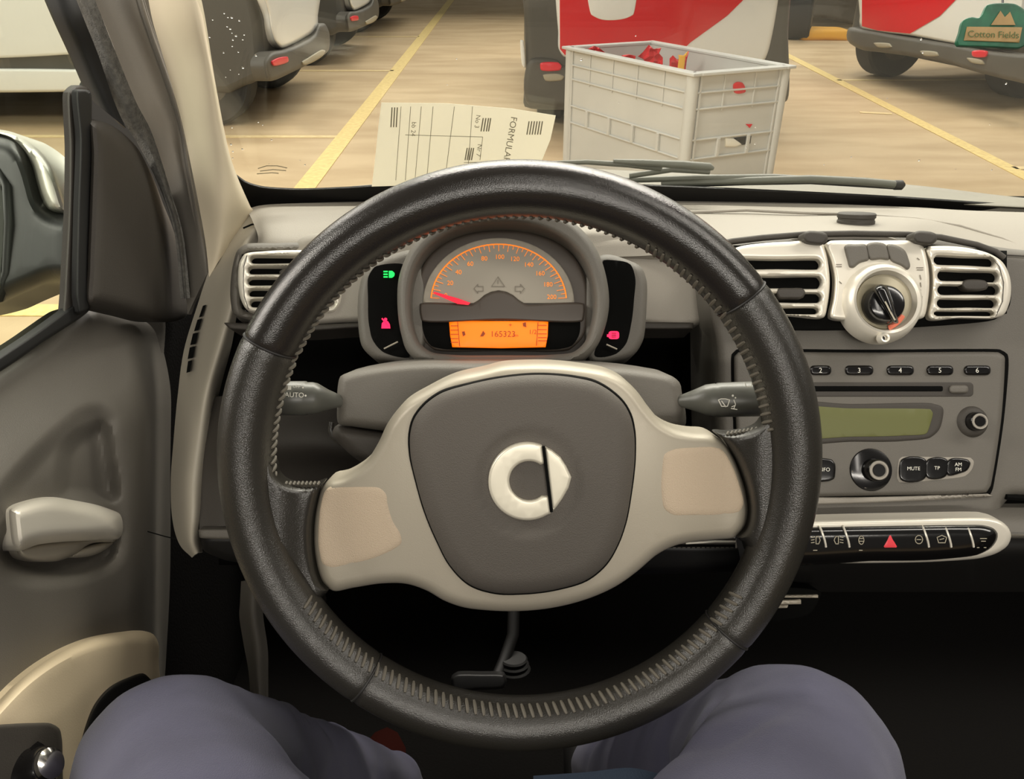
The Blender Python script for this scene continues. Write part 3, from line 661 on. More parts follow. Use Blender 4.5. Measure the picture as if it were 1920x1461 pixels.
sheet('lower_ledge', [[G(1380, 968, .715), G(1600, 956, .705), G(1800, 948, .70), G(1920, 944, .70), G(2650, 944, .70)],
                      [G(1380, 985, .69), G(1600, 970, .68), G(1800, 962, .675), G(1920, 972, .675), G(2650, 975, .675)],
                      [G(1380, 1012, .675), G(1600, 1006, .665), G(1800, 1004, .665), G(1920, 1006, .665), G(2650, 1008, .665)]], M['dash_mid'], dash, thick=.01, nu=30, nv=12)
tube('panel_joint', [G(1885, 1003, .66), G(1920, 1004, .66), G(2650, 1006, .66)], .0008, M['stitch'], dash, seg=6)
sheet('lower_cushion', [[G(1380, 1006, .672), G(1600, 1004, .668), G(1800, 1004, .668), G(1920, 1008, .668), G(2650, 1010, .668)],
                        [G(1390, 1060, .69), G(1600, 1064, .685), G(1800, 1060, .68), G(1920, 1050, .68), G(2650, 1050, .68)],
                        [G(1400, 1110, .75), G(1600, 1110, .75), G(1800, 1110, .75), G(1920, 1110, .75), G(2650, 1110, .75)]], M['black'], dash, thick=.01, nu=30, nv=12)
for x0, x1 in ((1506, 1552), (1712, 1757)):
    puff('hood_clip', [(x0+2, 436), (x0+10, 433), (x1-10, 435), (x1-2, 439), (x1, 450), (x1-8, 458), (x0+6, 455), (x0, 448)], face_plane(x0, 445, .675), M['dash_dark'], dash, base=0, rise=.004, w=6, back=.012, step=6, grid=12)
tube('vent_hood_lip', [PC_.at(u, v, .012) for u, v in ((1352, 458), (1372, 453), (1430, 446), (1506, 440), (1600, 438), (1702, 440), (1763, 445), (1830, 459), (1866, 472), (1882, 484))], .0028, M['dash_dark'], dash, seg=10)
tube('pad_contour', [G(1230, 402, .812), G(1300, 398, .812), G(1400, 394, .810), G(1500, 399, .802), G(1620, 403, .80), G(1720, 411, .79), G(1800, 424, .785), G(1880, 448, .77), G(1930, 470, .757)], .0016, M['dash'], dash, seg=8)
# small round puck
pk = G(1604, 421, .757)
puck = lathe('dash_puck', pk, (0, .24, 1), [(0, .0155), (.001, .0168), (.0035, .0168), (.0042, .0162), (.0058, .0162), (.0066, .0172), (.0098, .0172), (.0108, .0160)], M['dash_dark'], None, 40)
tag(puck, 'small round dark disc standing on the dashboard top above the centre vents', 'disc')

# ------------------------------------------------------------------ air vents
def vent(name, label, pl, frame, slots_, tab, group='silver dashboard air vents', inner=None):
    xs = [p[0] for p in frame]; ys_ = [p[1] for p in frame]
    t = thing(name, label, 'air vent', pl.at(sum(xs)/len(xs), max(ys_)), group)
    puff('frame', frame, pl, M['silver_bright'], t, base=0, rise=.005, w=9, back=.014, holes=slots_, step=6, grid=18)
    puff('duct', [(min(xs)+8, min(ys_)+8), (max(xs)-8, min(ys_)+8), (max(xs)-8, max(ys_)-8), (min(xs)+8, max(ys_)-8)], pl, M['void'], t, base=-.012, rise=.001, w=3, back=.004, sharp=True, grid=40, step=30)
    if tab: puff('slider_tab', tab, pl, M['dash_dark'], t, base=.002, rise=.004, w=4, back=.01, step=5, grid=10)
    if inner:
        strokes('frame_groove', [inner], pl, M['dash_dark'], t, h=.0058, w=1.4)
    return t
PVL = face_plane(545, 525, .745, pitch=-4, yaw=-10)
def sl(x0, x1, y, hh, sk=0): return [(x0+6, y-hh), (x0+1, y-hh*.4), (x0+1, y+hh*.4), (x0+6, y+hh), ((x0+x1)/2, y+hh+sk*.5), (x1-6, y+hh+sk), (x1-1, y+hh*.4+sk), (x1-1, y-hh*.4+sk), (x1-6, y-hh+sk), ((x0+x1)/2, y-hh+sk*.5)]
vent('air_vent', 'silver slatted air vent at the door end of the dashboard, half behind the wheel rim', PVL,
     [(446, 520), (449, 492), (458, 477), (500, 471), (560, 469), (620, 471), (636, 480), (642, 520), (638, 570), (628, 584), (560, 588), (490, 588), (462, 580), (451, 560)],
     [sl(468, 630, 487, 7), sl(464, 630, 507, 7), sl(463, 630, 528, 7), sl(464, 630, 549, 7), sl(467, 628, 569, 7)],
     [(524, 509), (530, 505), (560, 506), (566, 512), (562, 520), (528, 520)], inner=[(463, 479), (457, 500), (456, 530), (458, 556), (466, 580)])
PV = face_plane(1640, 520, .682, pitch=-4)
vent('air_vent', 'silver slatted air vent between the wheel rim and the round climate knob', PV,
     [(1352, 500), (1360, 475), (1385, 463), (1430, 456), (1480, 453), (1540, 452), (1548, 470), (1554, 500), (1556, 530), (1552, 570), (1546, 594), (1480, 592), (1400, 592), (1360, 590)],
     [sl(1372, 1539, 496, 9), sl(1372, 1541, 530, 11), sl(1372, 1540, 559, 8.5), sl(1376, 1535, 583, 6)],
     [(1456, 545), (1460, 541), (1482, 540), (1505, 541), (1510, 547), (1506, 558), (1482, 560), (1460, 558)])
vent('air_vent', 'silver slatted air vent at the passenger end of the centre panel, slider mid-slot', PV,
     [(1736, 470), (1739, 463), (1790, 462), (1830, 468), (1858, 477), (1880, 492), (1892, 515), (1896, 540), (1892, 570), (1882, 590), (1868, 596), (1800, 596), (1741, 596), (1746, 560), (1748, 520), (1744, 490)],
     [sl(1750, 1866, 488, 8, 4), sl(1757, 1872, 517, 9, 3), sl(1757, 1873, 544, 8.5), sl(1756, 1870, 569, 8), sl(1750, 1864, 588, 4.5)],
     [(1803, 533), (1808, 526), (1830, 524), (1848, 527), (1853, 534), (1850, 542), (1828, 545), (1808, 542)], inner=[(1856, 480), (1874, 500), (1882, 530), (1880, 565), (1868, 592)])

# ------------------------------------------------------------------ climate control panel
cl = thing('climate_control', 'silver climate panel with round fan knob and three grey buttons', 'control panel', PV.at(1650, 645))
puff('panel', [(1547, 458), (1556, 452), (1640, 451), (1726, 454), (1734, 468), (1741, 500), (1743, 530), (1740, 565), (1733, 594), (1650, 600), (1556, 594), (1562, 560), (1564, 520), (1558, 490)], PV, M['silver_bright'], cl, base=0, rise=.005, w=8, back=.014, step=7, grid=20)
puff('gap', [(1352, 470), (1400, 458), (1640, 449), (1760, 460), (1860, 476), (1893, 520), (1890, 580), (1866, 599), (1360, 596)], PV, M['void'], cl, base=-.006, rise=.001, w=3, back=.006, step=14, grid=40)
for pts_ in ([(1583, 462), (1588, 458), (1604, 458), (1622, 458), (1629, 488), (1612, 494), (1600, 503), (1593, 502), (1589, 490)],
             [(1626, 458), (1660, 458), (1667, 488), (1650, 487), (1632, 488)],
             [(1664, 458), (1684, 461), (1697, 470), (1704, 486), (1707, 500), (1702, 507), (1690, 499), (1671, 490)]):
    puff('button', pts_, PV, M['dash_mid'], cl, base=.004, rise=.004, w=6, back=.006, step=5, grid=12)
kc = PV.at(1648, 569); sc = (PV.at(1748, 569) - kc).length / 100; kn = PV.n
def L_(r): return r * sc
def eye_axis(p, n): return n
lathe('knob_bezel', kc - kn*.004, kn, [(0, L_(77)), (.006, L_(76)), (.013, L_(71)), (.018, L_(66)), (.0195, L_(61)), (.0185, L_(56)), (.012, L_(52)), (.010, L_(50))], M['silver_bright'], cl, 64)
lathe('knob_ring', kc + kn*.0065, kn, [(0, L_(51)), (.003, L_(50.5)), (.003, L_(45)), (.001, L_(36)), (.001, .001)], mat('knob_ring_silver', (150, 142, 120), .35, metal=.3), cl, 64)
PK = Plane(kc + kn*.009, kn)
kb = PK.at(1652, 573)
k0 = lathe('knob', kb, kn, [(0, L_(37)), (.008, L_(35)), (.012, L_(31)), (.0135, L_(24)), (.014, .001)], M['gloss_black'], cl, 48)
puff('pointer', [(1638, 540), (1650, 533), (1662, 536), (1672, 556), (1681, 585), (1684, 606), (1676, 606), (1660, 585), (1645, 560)], PK, M['gloss_black'], k0, base=.012, rise=.010, w=10, back=.008, step=5, grid=10)
strokes('pointer_line', [[(1660, 566), (1669, 584), (1678, 600)]], PK, M['slot'], k0, h=.0225, w=3)
seg_ = circ(1650, 569, 56, n=14, a0=10, a1=75); seg2 = circ(1650, 569, 45, n=14, a0=10, a1=75)[::-1]
puff('red_sector', circ(1650, 569, 53, n=8, a0=28, a1=70) + circ(1650, 569, 44, n=8, a0=28, a1=70)[::-1], PK, M['redseg'], cl, base=.0022, rise=.0003, w=2, back=.0005, step=4, grid=8)
lathe('indicator_pin', PV.at(1654, 635, .013), kn, [(0, L_(11)), (.004, L_(10)), (.006, L_(8)), (.0055, L_(5)), (.003, L_(4.5)), (.003, .001)], M['silver_bright'], cl, 24)
lathe('indicator_window', PV.at(1654, 635, .0168), kn, [(0, L_(4.5)), (.001, L_(4.4))], M['black'], cl, 16)
for l_ in [[(1568, 496), (1578, 496)], [(1568, 500), (1578, 500)], [(1574, 528), (1578, 532)], [(1720, 484), (1724, 487)], [(1719, 502), (1731, 502)], [(1720, 506), (1731, 506)], [(1725, 516), (1727, 524)], [(1726, 530), (1727, 538)], [(1726, 543), (1726, 549)], [(1722, 556), (1729, 556), (1729, 561), (1722, 561)]]:
    strokes('printed_mark', [l_], PV, M['print_dim'], cl, h=.0055, w=1.6)

# ------------------------------------------------------------------ radio
PRd = face_plane(1640, 800, .6915, pitch=-4)
radio = thing('car_radio', 'dark grey car radio with olive display and preset buttons in the centre stack', 'radio', PRd.at(1640, 928))
puff('gap', [(1371, 664), (1380, 655), (1630, 655), (1876, 655), (1890, 664), (1892, 680), (1884, 780), (1862, 918), (1856, 931), (1620, 938), (1395, 940), (1384, 930), (1374, 800)], PRd, M['void'], radio, base=0, rise=.001, w=2, back=.008, step=10, grid=60)
puff('faceplate', [(1377, 668), (1384, 661), (1630, 661), (1872, 661), (1883, 668), (1884, 685), (1878, 780), (1857, 912), (1850, 923), (1620, 930), (1400, 932), (1390, 925), (1380, 800)], PRd, M['dash_mid'], radio, base=.001, rise=.005, w=9, back=.01, step=8, grid=24)
D = .0062
puff('lower_rim', [(1386, 934), (1620, 932), (1852, 926), (1862, 930), (1620, 944), (1390, 946)], PRd, M['dash'], radio, base=.001, rise=.003, w=4, back=.01, step=10, grid=20)
for x0, x1, n_ in ((1446, 1488, '1'), (1518, 1559, '2'), (1584, 1638, '3'), (1662, 1714, '4'), (1737, 1788, '5'), (1807, 1858, '6')):
    y = 695 if x1 > 1530 else 694
    b_ = puff('preset_button', rrect(x0, y-10, x1, y+9, 8), PRd, M['gloss_black'], radio, base=D-.001, rise=.003, w=5, back=.003, step=5, grid=12)
    text('digit', [(n_, (x0+x1)/2, y, 13, 0)], PRd, M['print'], b_, h=D+.0025)
puff('cd_slot_recess', rrect(1440, 716, 1826, 745, 8), PRd, M['dash_dark'], radio, base=D-.001, rise=.0012, w=4, back=.002, step=8, grid=20)
puff('cd_slot', rrect(1450, 724, 1768, 734, 3), PRd, M['void'], radio, base=D, rise=.001, w=2, back=.002, step=8, grid=20)
puff('eject_button', rrect(1779, 722, 1816, 738, 7), PRd, M['dash_mid'], radio, base=D, rise=.003, w=5, back=.002, step=5, grid=10)
puff('display_frame', [(1440, 758), (1600, 757), (1748, 756), (1768, 764), (1768, 785), (1760, 808), (1745, 821), (1690, 828), (1600, 829), (1440, 826)], PRd, M['dash_dark'], radio, base=D-.001, rise=.002, w=7, back=.002, step=6, grid=16)
puff('display', [(1452, 767), (1600, 766), (1745, 768), (1749, 774), (1744, 796), (1738, 812), (1690, 817), (1600, 819), (1452, 817)], PRd, M['olive'], radio, base=D+.0012, rise=.0002, w=1, back=.001, step=6, grid=20)
def dial_knob(u, v, r0, r1, r2, name, hgt=.008, dark='dash_dark'):
    c = PRd.at(u, v, D-.001); s = (PRd.at(u+100, v, D) - PRd.at(u, v, D)).length/100
    a = lathe(name, c, PRd.n, [(0, r0*s), (.002, r0*s*.94), (.004, r1*s*1.3)], M[dark], radio, 40)
    b = lathe('knob_cap', c + PRd.n*.003, PRd.n, [(0, r1*s*1.05), (hgt, r1*s), (hgt+.001, r1*s*.9)], M['gloss_black'], a, 36)
    lathe('cap_ring', c + PRd.n*(hgt+.0035), PRd.n, [(0, r2*s), (.0012, r2*s*.95), (.0012, r2*s*.75), (.0006, r2*s*.7), (.0006, .0001)], M['dash'], a, 36)
    lathe('cap_centre', c + PRd.n*(hgt+.0042), PRd.n, [(0, r2*s*.66), (.0008, r2*s*.62), (.0008, .0001)], M['gloss_black'], a, 30)
    return a
dial_knob(1822, 791, 30, 17, 15, 'tune_knob'); dial_knob(1632, 881, 41, 20, 18, 'volume_knob', .012, 'gloss_black')
polys('arrow_marks', [[(1597, 884), (1604, 879), (1604, 889)], [(1669, 884), (1662, 879), (1662, 889)]], PRd, M['print_dim'], radio, h=D+.0015)
strokes('printed_marks', [[(1622, 914), (1640, 914)]], PRd, M['print_dim'], radio, h=D+.0015, w=3)
puff('button_frame', [(1684, 860), (1690, 855), (1760, 855), (1822, 857), (1828, 864), (1824, 882), (1812, 894), (1760, 902), (1684, 906), (1680, 898)], PRd, M['dash'], radio, base=D-.002, rise=.002, w=4, back=.002, step=6, grid=14)
for pts_, tx, tu, tv in (([(1690, 862), (1736, 862), (1735, 897), (1689, 900)], 'MUTE', 1713, 879), ([(1739, 862), (1776, 862), (1774, 893), (1738, 896)], 'TP', 1757, 878), ([(1779, 862), (1815, 862), (1820, 868), (1814, 882), (1800, 888), (1777, 892)], 'AM\nFM', 1797, 876)):
    b_ = puff('function_button', pts_, PRd, M['gloss_black'], radio, base=D, rise=.002, w=4, back=.002, step=6, grid=12)
    text('caption', [(tx, tu, tv, 9.5, 0)], PRd, M['print'], b_, h=D+.0023)
b_ = puff('function_button', [(1452, 862), (1560, 862), (1566, 870), (1564, 898), (1556, 902), (1452, 900)], PRd, M['gloss_black'], radio, base=D, rise=.002, w=4, back=.002, step=6, grid=14)
text('caption', [('INFO', 1545, 881, 10, 0)], PRd, M['print'], b_, h=D+.0023)

# ------------------------------------------------------------------ switch strip
PSw = face_plane(1680, 1015, .655, pitch=10)
sw = thing('switch_strip', 'gloss black switch strip with red hazard triangle in a silver surround', 'switch panel', PSw.at(1680, 1056))
outer = [(1440, 979), (1470, 978), (1524, 976), (1700, 972), (1855, 971), (1878, 978), (1892, 992), (1896, 1006), (1890, 1022), (1872, 1036), (1842, 1046), (1763, 1053), (1640, 1056), (1499, 1056), (1440, 1054)]
puff('surround', outer, PSw, M['silver_bright'], sw, base=0, rise=.006, w=9, back=.014, step=9, grid=20)
puff('switch_row', [(1446, 989), (1500, 988), (1660, 985), (1800, 983), (1846, 984), (1864, 990), (1872, 1000), (1871, 1012), (1860, 1028), (1836, 1041), (1763, 1050), (1640, 1053), (1446, 1050)], PSw, M['gloss_black'], sw, base=.0035, rise=.009, w=24, back=.004, step=8, grid=12)
for x in (1495, 1541, 1585, 1734, 1776, 1818):
    pth = [PSw.at(x - 5 + 13*math.sin(k/8*1.5), 986 + 46*k/8, .0036 + .009*math.sqrt(1 - (1 - min(1, (46*k/8 + 1)/24))**2)) for k in range(8)]
    tube('divider', pth, .0009, M['silver_bright'], sw, seg=6)
puff('hazard_triangle', [(1669, 1001), (1685, 1028), (1654, 1028)], PSw, M['hazard'], sw, base=.0118, rise=.0008, w=2, back=.001, sharp=True, step=5, grid=8)
ic = []
for cx_ in (1530, 1572):
    s_ = 1 if cx_ == 1530 else -1
    ic += [[(cx_, 1006), (cx_+5*s_, 1006), (cx_+8*s_, 1013), (cx_+5*s_, 1020), (cx_, 1020), (cx_, 1006)]] + [[(cx_-3*s_, y), (cx_-9*s_, y+1)] for y in (1007, 1012, 1017)]
ic += [[tuple(p) for p in circ(1615, 1013, 5, 8, n=10)] + [(1620, 1013)], [(1611, 1010), (1619, 1010)], [(1611, 1015), (1619, 1015)], [tuple(p) for p in circ(1723, 1012, 7, 8, n=10)] + [(1730, 1012)], [(1719, 1012), (1727, 1012)]]
ic += [[(1757, 1008), (1760, 1018), (1772, 1018), (1775, 1008), (1766, 1004), (1757, 1008)], [(1762, 1012), (1770, 1010)], [(1838, 1010), (1850, 1010)], [(1840, 1015), (1848, 1015)], [(1832, 1027), (1836, 1027)], [(1845, 1027), (1849, 1027)], [(1525, 1032), (1532, 1032)], [(1611, 1032), (1617, 1032)]]
for l_ in ic: strokes('switch_symbol', [l_], PSw, M['slot'], sw, h=.0130, w=1.5)

# ------------------------------------------------------------------ instrument cluster
PCl = face_plane(940, 560, .655, pitch=-6)
ins = thing('instrument_cluster', 'grey instrument pod with orange display and half round speed dial', 'instrument cluster', PCl.at(940, 690))
podo = [(745, 567), (748, 520), (760, 485), (780, 452), (810, 425), (850, 405), (900, 396), (960, 394), (1020, 398), (1060, 408), (1095, 435), (1122, 475), (1138, 525), (1142, 574), (1134, 616), (1116, 654), (1090, 676), (1050, 683), (940, 686), (830, 684), (785, 678), (764, 660), (752, 626)]
podi = [(775, 567), (779, 525), (792, 490), (815, 462), (850, 440), (890, 428), (940, 424), (990, 428), (1035, 442), (1070, 466), (1094, 500), (1106, 540), (1108, 574), (1102, 610), (1090, 640), (1072, 656), (1030, 662), (940, 663), (850, 662), (812, 656), (792, 640), (780, 610)]
puff('pod_rim', podo, PCl, M['dash_mid'], ins, base=.012, rise=.012, w=13, back=.05, holes=[[(940+(x-940)*1.035, 548+(y-548)*1.03) for x, y in podi]], step=8, grid=20)
puff('pod_back', [(760, 560), (770, 480), (850, 415), (1040, 415), (1115, 480), (1125, 560), (1110, 650), (1040, 676), (840, 676), (775, 650)], PCl, M['dial_ring'], ins, base=-.010, rise=.001, w=3, back=.03, step=12, grid=40)
# ring of the inner face
puff('dial_surround', [(781, 572), (785, 520), (800, 486), (830, 458), (880, 438), (940, 432), (1000, 438), (1050, 458), (1080, 486), (1097, 520), (1101, 572), (1094, 630), (1070, 654), (940, 657), (812, 654), (790, 632)], PCl, M['dial_ring'], ins, base=-.006, rise=.002, w=6, back=.004, step=8, grid=24)
dpts = [(793, 568)] + [(935 + 142*math.cos(R(180 + a)), 568 + 122*math.sin(R(180 + a))) for a in range(6, 180, 6)] + [(1077, 568), (1020, 569), (982, 569), (972, 563), (962, 554), (950, 548), (935, 545), (920, 548), (908, 554), (898, 563), (888, 569), (850, 569)]
puff('dial_face', dpts, PCl, M['dial'], ins, base=-.003, rise=.0008, w=2, back=.002, sharp=True, step=8, grid=20)
PD = Plane(PCl.at(935, 568, -.002), PCl.n)
arc = [(935 + 127*math.cos(R(180 + a)), 566 + 108*math.sin(R(180 + a))) for a in range(4, 177, 4)]
tk = []
for i in range(41):
    a = R(184 + 172*i/40); r = .93 if i % 2 else .88
    tk.append([(935 + 127*math.cos(a), 566 + 108*math.sin(a)), (935 + 127*r*math.cos(a), 566 + 108*r*math.sin(a))])
strokes('dial_scale', [(arc, 2.4)] + [(t_, 1.1) for t_ in tk], PD, M['orange_line'], ins, h=.0004, w=1.2)
nums = []
for i in range(11):
    a = R(188 + 166*i/10); nums.append((str(20*i), 935 + 100*math.cos(a), 566 + 84*math.sin(a), 12, 0))
text('dial_numbers', nums, PD, M['orange_line'], ins, h=.0005)
strokes('dial_symbols', [[(934, 519), (922, 537), (946, 537), (934, 519)], [(934, 525), (934, 532)], [(889, 541), (896, 533), (896, 537), (906, 537), (906, 546), (896, 546), (896, 550), (889, 541)], [(983, 541), (976, 533), (976, 537), (966, 537), (966, 546), (976, 546), (976, 550), (983, 541)]], PD, M['print_dim'], ins, h=.0004, w=1.3)
polys('needle', [[(812, 550), (814, 547), (860, 560), (882, 568), (878, 572), (858, 570)]], PD, M['red_needle'], ins, h=.004, t=.0015)
puff('lower_mask', [(787, 571), (884, 571), (897, 564), (908, 555), (920, 549), (935, 546), (950, 549), (962, 555), (973, 564), (986, 571), (1096, 571), (1094, 600), (940, 600), (790, 600)], PCl, M['dial_ring'], ins, base=-.002, rise=.003, w=4, back=.004, step=6, grid=18)
puff('display_window', [(791, 602), (940, 602), (1088, 602), (1085, 630), (1072, 648), (1050, 654), (940, 655), (830, 654), (808, 648), (797, 632)], PCl, M['void'], ins, base=-.0028, rise=.0002, w=1, back=.003, step=8, grid=20)
puff('orange_display', [(842, 602), (1028, 602), (1027, 630), (1023, 651), (940, 653), (848, 651), (844, 630)], PCl, M['orange'], ins, base=-.002, rise=.0006, w=2, back=.001, sharp=True, step=10, grid=24)
PI = Plane(PCl.at(935, 628, -.0012), PCl.n)
bars = [[(845, y), (859, y)] for y in (611, 619, 627, 635, 642)] + [[(1009, y), (1025, y)] for y in (610, 618, 626, 633, 639)] + [[(858, 604), (862, 650)], [(1009, 604), (1006, 648)]]
strokes('display_bars', bars, PI, M['lcd_ink'], ins, h=.0006, w=1.3)
polys('display_symbols', [[(866, 622), (871, 621), (873, 628), (868, 631)], [(980, 606), (986, 604), (987, 614), (981, 612)], [(900, 631), (906, 620), (910, 626), (906, 631)]], PI, M['lcd_ink'], ins, h=.0006)
text('display_text', [('165323', 943, 627, 16, 0), ('km', 967, 629, 8, 0), ('1/2', 999, 623, 12, 0), ('+', 957, 610, 12, 0)], PI, M['lcd_ink'], ins, h=.0007)
# side wings
PWg = face_plane(940, 570, .668, pitch=-6)
wl = [(671, 599), (673, 545), (682, 512), (700, 493), (734, 478), (775, 470), (800, 520), (800, 640), (780, 684), (734, 682), (700, 672), (680, 652)]
wr = [(1212, 583), (1212, 525), (1203, 502), (1175, 487), (1130, 478), (1100, 500), (1095, 640), (1105, 681), (1156, 678), (1190, 664), (1205, 640)]
puff('side_wing', wl, PWg, M['dash_mid'], ins, base=0, rise=.010, w=14, back=.04, step=8, grid=20)
puff('side_wing', wr, PWg, M['dash_mid'], ins, base=0, rise=.010, w=14, back=.04, step=8, grid=20)
puff('warning_window', [(690, 560), (691, 518), (702, 501), (757, 497), (757, 520), (757, 640), (768, 668), (718, 660), (700, 640), (692, 610)], PWg, M['void'], ins, base=.0106, rise=.0002, w=1, back=.003, step=7, grid=18)
puff('warning_window', [(1132, 488), (1150, 488), (1182, 496), (1191, 520), (1189, 560), (1184, 605), (1173, 646), (1156, 663), (1116, 668), (1130, 620), (1134, 560)], PWg, M['void'], ins, base=.0106, rise=.0002, w=1, back=.003, step=7, grid=18)
polys('headlamp_light', [[(729, 508), (735, 508), (739, 511), (740, 514), (739, 518), (735, 521), (729, 521)]] + [[(719, y), (727, y), (727, y+2.6), (719, y+2.6)] for y in (508, 513, 518)], PWg, M['green_lamp'], ins, h=.0122)
polys('seatbelt_light', [circ(723, 599, 3.2, n=10), [(716, 606), (720, 602), (727, 602), (731, 608), (732, 616), (715, 616)], [(717, 596), (730, 611), (728, 613), (715, 598)]], PWg, M['red_lamp'], ins, h=.0122)
polys('brake_light', [rrect(1141, 621, 1161, 636, 5), [(1138, 627), (1141, 627), (1141, 632), (1138, 632)]], PWg, M['red_lamp'], ins, h=.0122)
strokes('lamp_detail', [[(1147, 625), (1155, 625)], [(1147, 628.5), (1155, 628.5)], [(1147, 632), (1155, 632)]], PWg, M['gloss_black'], ins, h=.0128, w=1.2)
tube('small_needle', [PWg.at(720, 654, .013), PWg.at(746, 641, .013)], .0007, M['silver'], ins, seg=6)
tube('small_needle', [PWg.at(1137, 646, .013), PWg.at(1157, 655, .013)], .0007, M['silver'], ins, seg=6)
tube('pod_mount', [PCl.at(940, 640, -.03), PCl.at(940, 655, -.14)], .03, M['black'], ins, seg=16)

# ------------------------------------------------------------------ steering column shroud and stalks
PSd = face_plane(950, 760, .60, pitch=6)
shr = thing('column_shroud', 'grey plastic steering column shroud between the two stalks', 'column shroud', PSd.at(960, 860))
puff('upper_shell', [(634, 720), (638, 706), (660, 698), (712, 688), (790, 680), (870, 680), (960, 680), (1060, 682), (1176, 691), (1225, 698), (1261, 706), (1274, 717), (1279, 740), (1284, 800), (1200, 806), (960, 810), (720, 808), (660, 800), (636, 796), (632, 760)], PSd, M['dash_mid'], shr, base=.008, rise=.014, w=18, back=.05, step=9, grid=22)
puff('lower_shell', [(628, 800), (720, 810), (960, 814), (1200, 810), (1286, 804), (1284, 830), (1220, 880), (1100, 920), (800, 920), (700, 880), (660, 855), (634, 830), (622, 815)], PSd, M['dash_dark'], shr, base=.004, rise=.014, w=20, back=.05, step=9, grid=24)
tube('rubber_gasket', [G(622, 792, .612), G(620, 806, .612), G(624, 818, .612), G(632, 826, .612), G(640, 832, .612)], .0022, M['leather'], shr, seg=8)
tube('column_tube', [PSd.at(960, 780, -.04), PSd.at(960, 800, -.25)], .04, M['black'], shr, seg=20)
def stalk(name, label, pts, rads, joint, items, mirror=1):
    c0 = pts[0]; t = thing(name, label, 'stalk', pts[-1])
    V = [Vector(p) for p in pts]; st = tube('lever', V, rads, M['stalk'], t, seg=28)
    return t
dS = .57
sL = stalk('indicator_stalk', 'dark light stalk with white AUTO print sticking out left of the column', [G(452, 744, .565), G(470, 745, .566), G(540, 747, dS), G(574, 747, dS), G(576, 747, dS), G(584, 747, dS), G(592, 748, dS+.002), (G(612, 750, dS+.006)), G(636, 752, dS+.012), G(660, 754, dS+.02)],
           [.006, .0118, .0122, .0122, .0115, .0115, .0112, .0078, .0045, .0042], None, None)
PStL = face_plane(550, 745, dS - .0126)
text('stalk_print', [('AUTO', 552, 741, 13, -2), ('OFF', 556, 725, 8, -2)], PStL, M['print'], sL, h=.0006)
polys('stalk_marks', [circ(573, 742, 2, n=8), circ(568, 727, 1.6, n=8), [(538, 724), (546, 724), (546, 731), (538, 731)]], PStL, M['print'], sL, h=.0006)
sR = stalk('wiper_stalk', 'dark wiper stalk with white symbols sticking out right of the column', [G(1500, 745, .563), G(1480, 746, .564), G(1420, 748, dS), G(1346, 750, dS), G(1342, 750, dS), G(1340, 750, dS), G(1324, 750, dS+.002), G(1300, 751, dS+.006), G(1276, 752, dS+.012), G(1250, 754, dS+.02)],
           [.006, .0120, .0126, .0122, .0114, .0118, .0110, .0074, .0042, .0040], None, None)
PStR = face_plane(1370, 748, dS - .0130)
strokes('stalk_symbols', [[(1347, 750), (1352, 748), (1360, 748), (1368, 750), (1364, 762), (1353, 762), (1347, 750)], [(1353, 752), (1361, 763)], [(1376, 750), (1379, 758), (1376, 766)], [(1371, 766), (1382, 768)], [(1372, 763), (1379, 760)], [(1397, 718), (1399, 725), (1409, 725), (1410, 719)], [(1412, 719), (1418, 719)]], PStR, M['print'], sR, h=.0007, w=1.6)
polys('stalk_dots', [circ(1374, 742, 2.2, n=8), circ(1379, 746, 1.6, n=8)], PStR, M['print'], sR, h=.0007)

# ------------------------------------------------------------------ steering wheel
TI = 8
PWH = face_plane(975, 854, .50, pitch=TI)
wc = PWH.at(974, 878); wx = RT.copy(); wn = PWH.n; wy = (UP - wn*UP.dot(wn)).normalized(); wx = (RT - wn*RT.dot(wn)).normalized()
RM_, rr, ra = .1702, .0166, .0185
swh = thing('steering_wheel', 'black leather steering wheel with silver two spoke centre in front of the driver', 'steering wheel', wc - wy*(RM_ + rr))
def pang(u, v): p = PWH.at(u, v) - wc; return math.atan2(p.dot(wy), p.dot(wx))
def rim_pt(a, phi, dr=0, da=0):
    """a: angle round the wheel, phi: 0 = inner side, 90 = towards the driver"""
    er = wx*math.cos(a) + wy*math.sin(a)
    k = rsc(a)
    return wc + er*(RM_ - (rr*k + dr)*math.cos(phi)) + wn*((ra*k + dr)*math.sin(phi) + da)
seams = [pang(508, 648), pang(1400, 552), pang(683, 1276), pang(1364, 1183)]
def rsc(a):
    k = 1.0
    for s in seams:
        d = abs((a - s + math.pi) % (2*math.pi) - math.pi); k -= .05*math.exp(-(d/.012)**2)
    sd = abs(math.sin(a)); k += .035*math.exp(-((math.sin(a) - .25)/.35)**2)
    return k
def rim_section(name, a0, a1, m):
    n = max(8, int((a1-a0)/.012)); seg = 40; V, Fc = [], []
    for i in range(n+1):
        a = a0 + (a1-a0)*i/n
        for k in range(seg): V.append(rim_pt(a, 2*math.pi*k/seg))
    for i in range(n):
        for k in range(seg): b, c = i*seg+k, i*seg+(k+1) % seg; Fc.append((b, c, c+seg, b+seg))
    Fc.append(tuple(range(seg))[::-1]); Fc.append(tuple(n*seg+k for k in range(seg)))
    return mesh_obj(name, V, Fc, m, swh, 60)
sa = sorted([s % (2*math.pi) for s in seams])   # right-upper, left-upper, left-lower, right-lower
rim_section('rim_top_grip', sa[0], sa[1], M['leather_plain'])
rim_section('rim_side_grip', sa[1], sa[2], M['leather'])
rim_section('rim_bottom_grip', sa[2], sa[3], M['leather'])
rim_section('rim_side_grip', sa[3], sa[0] + 2*math.pi, M['leather'])
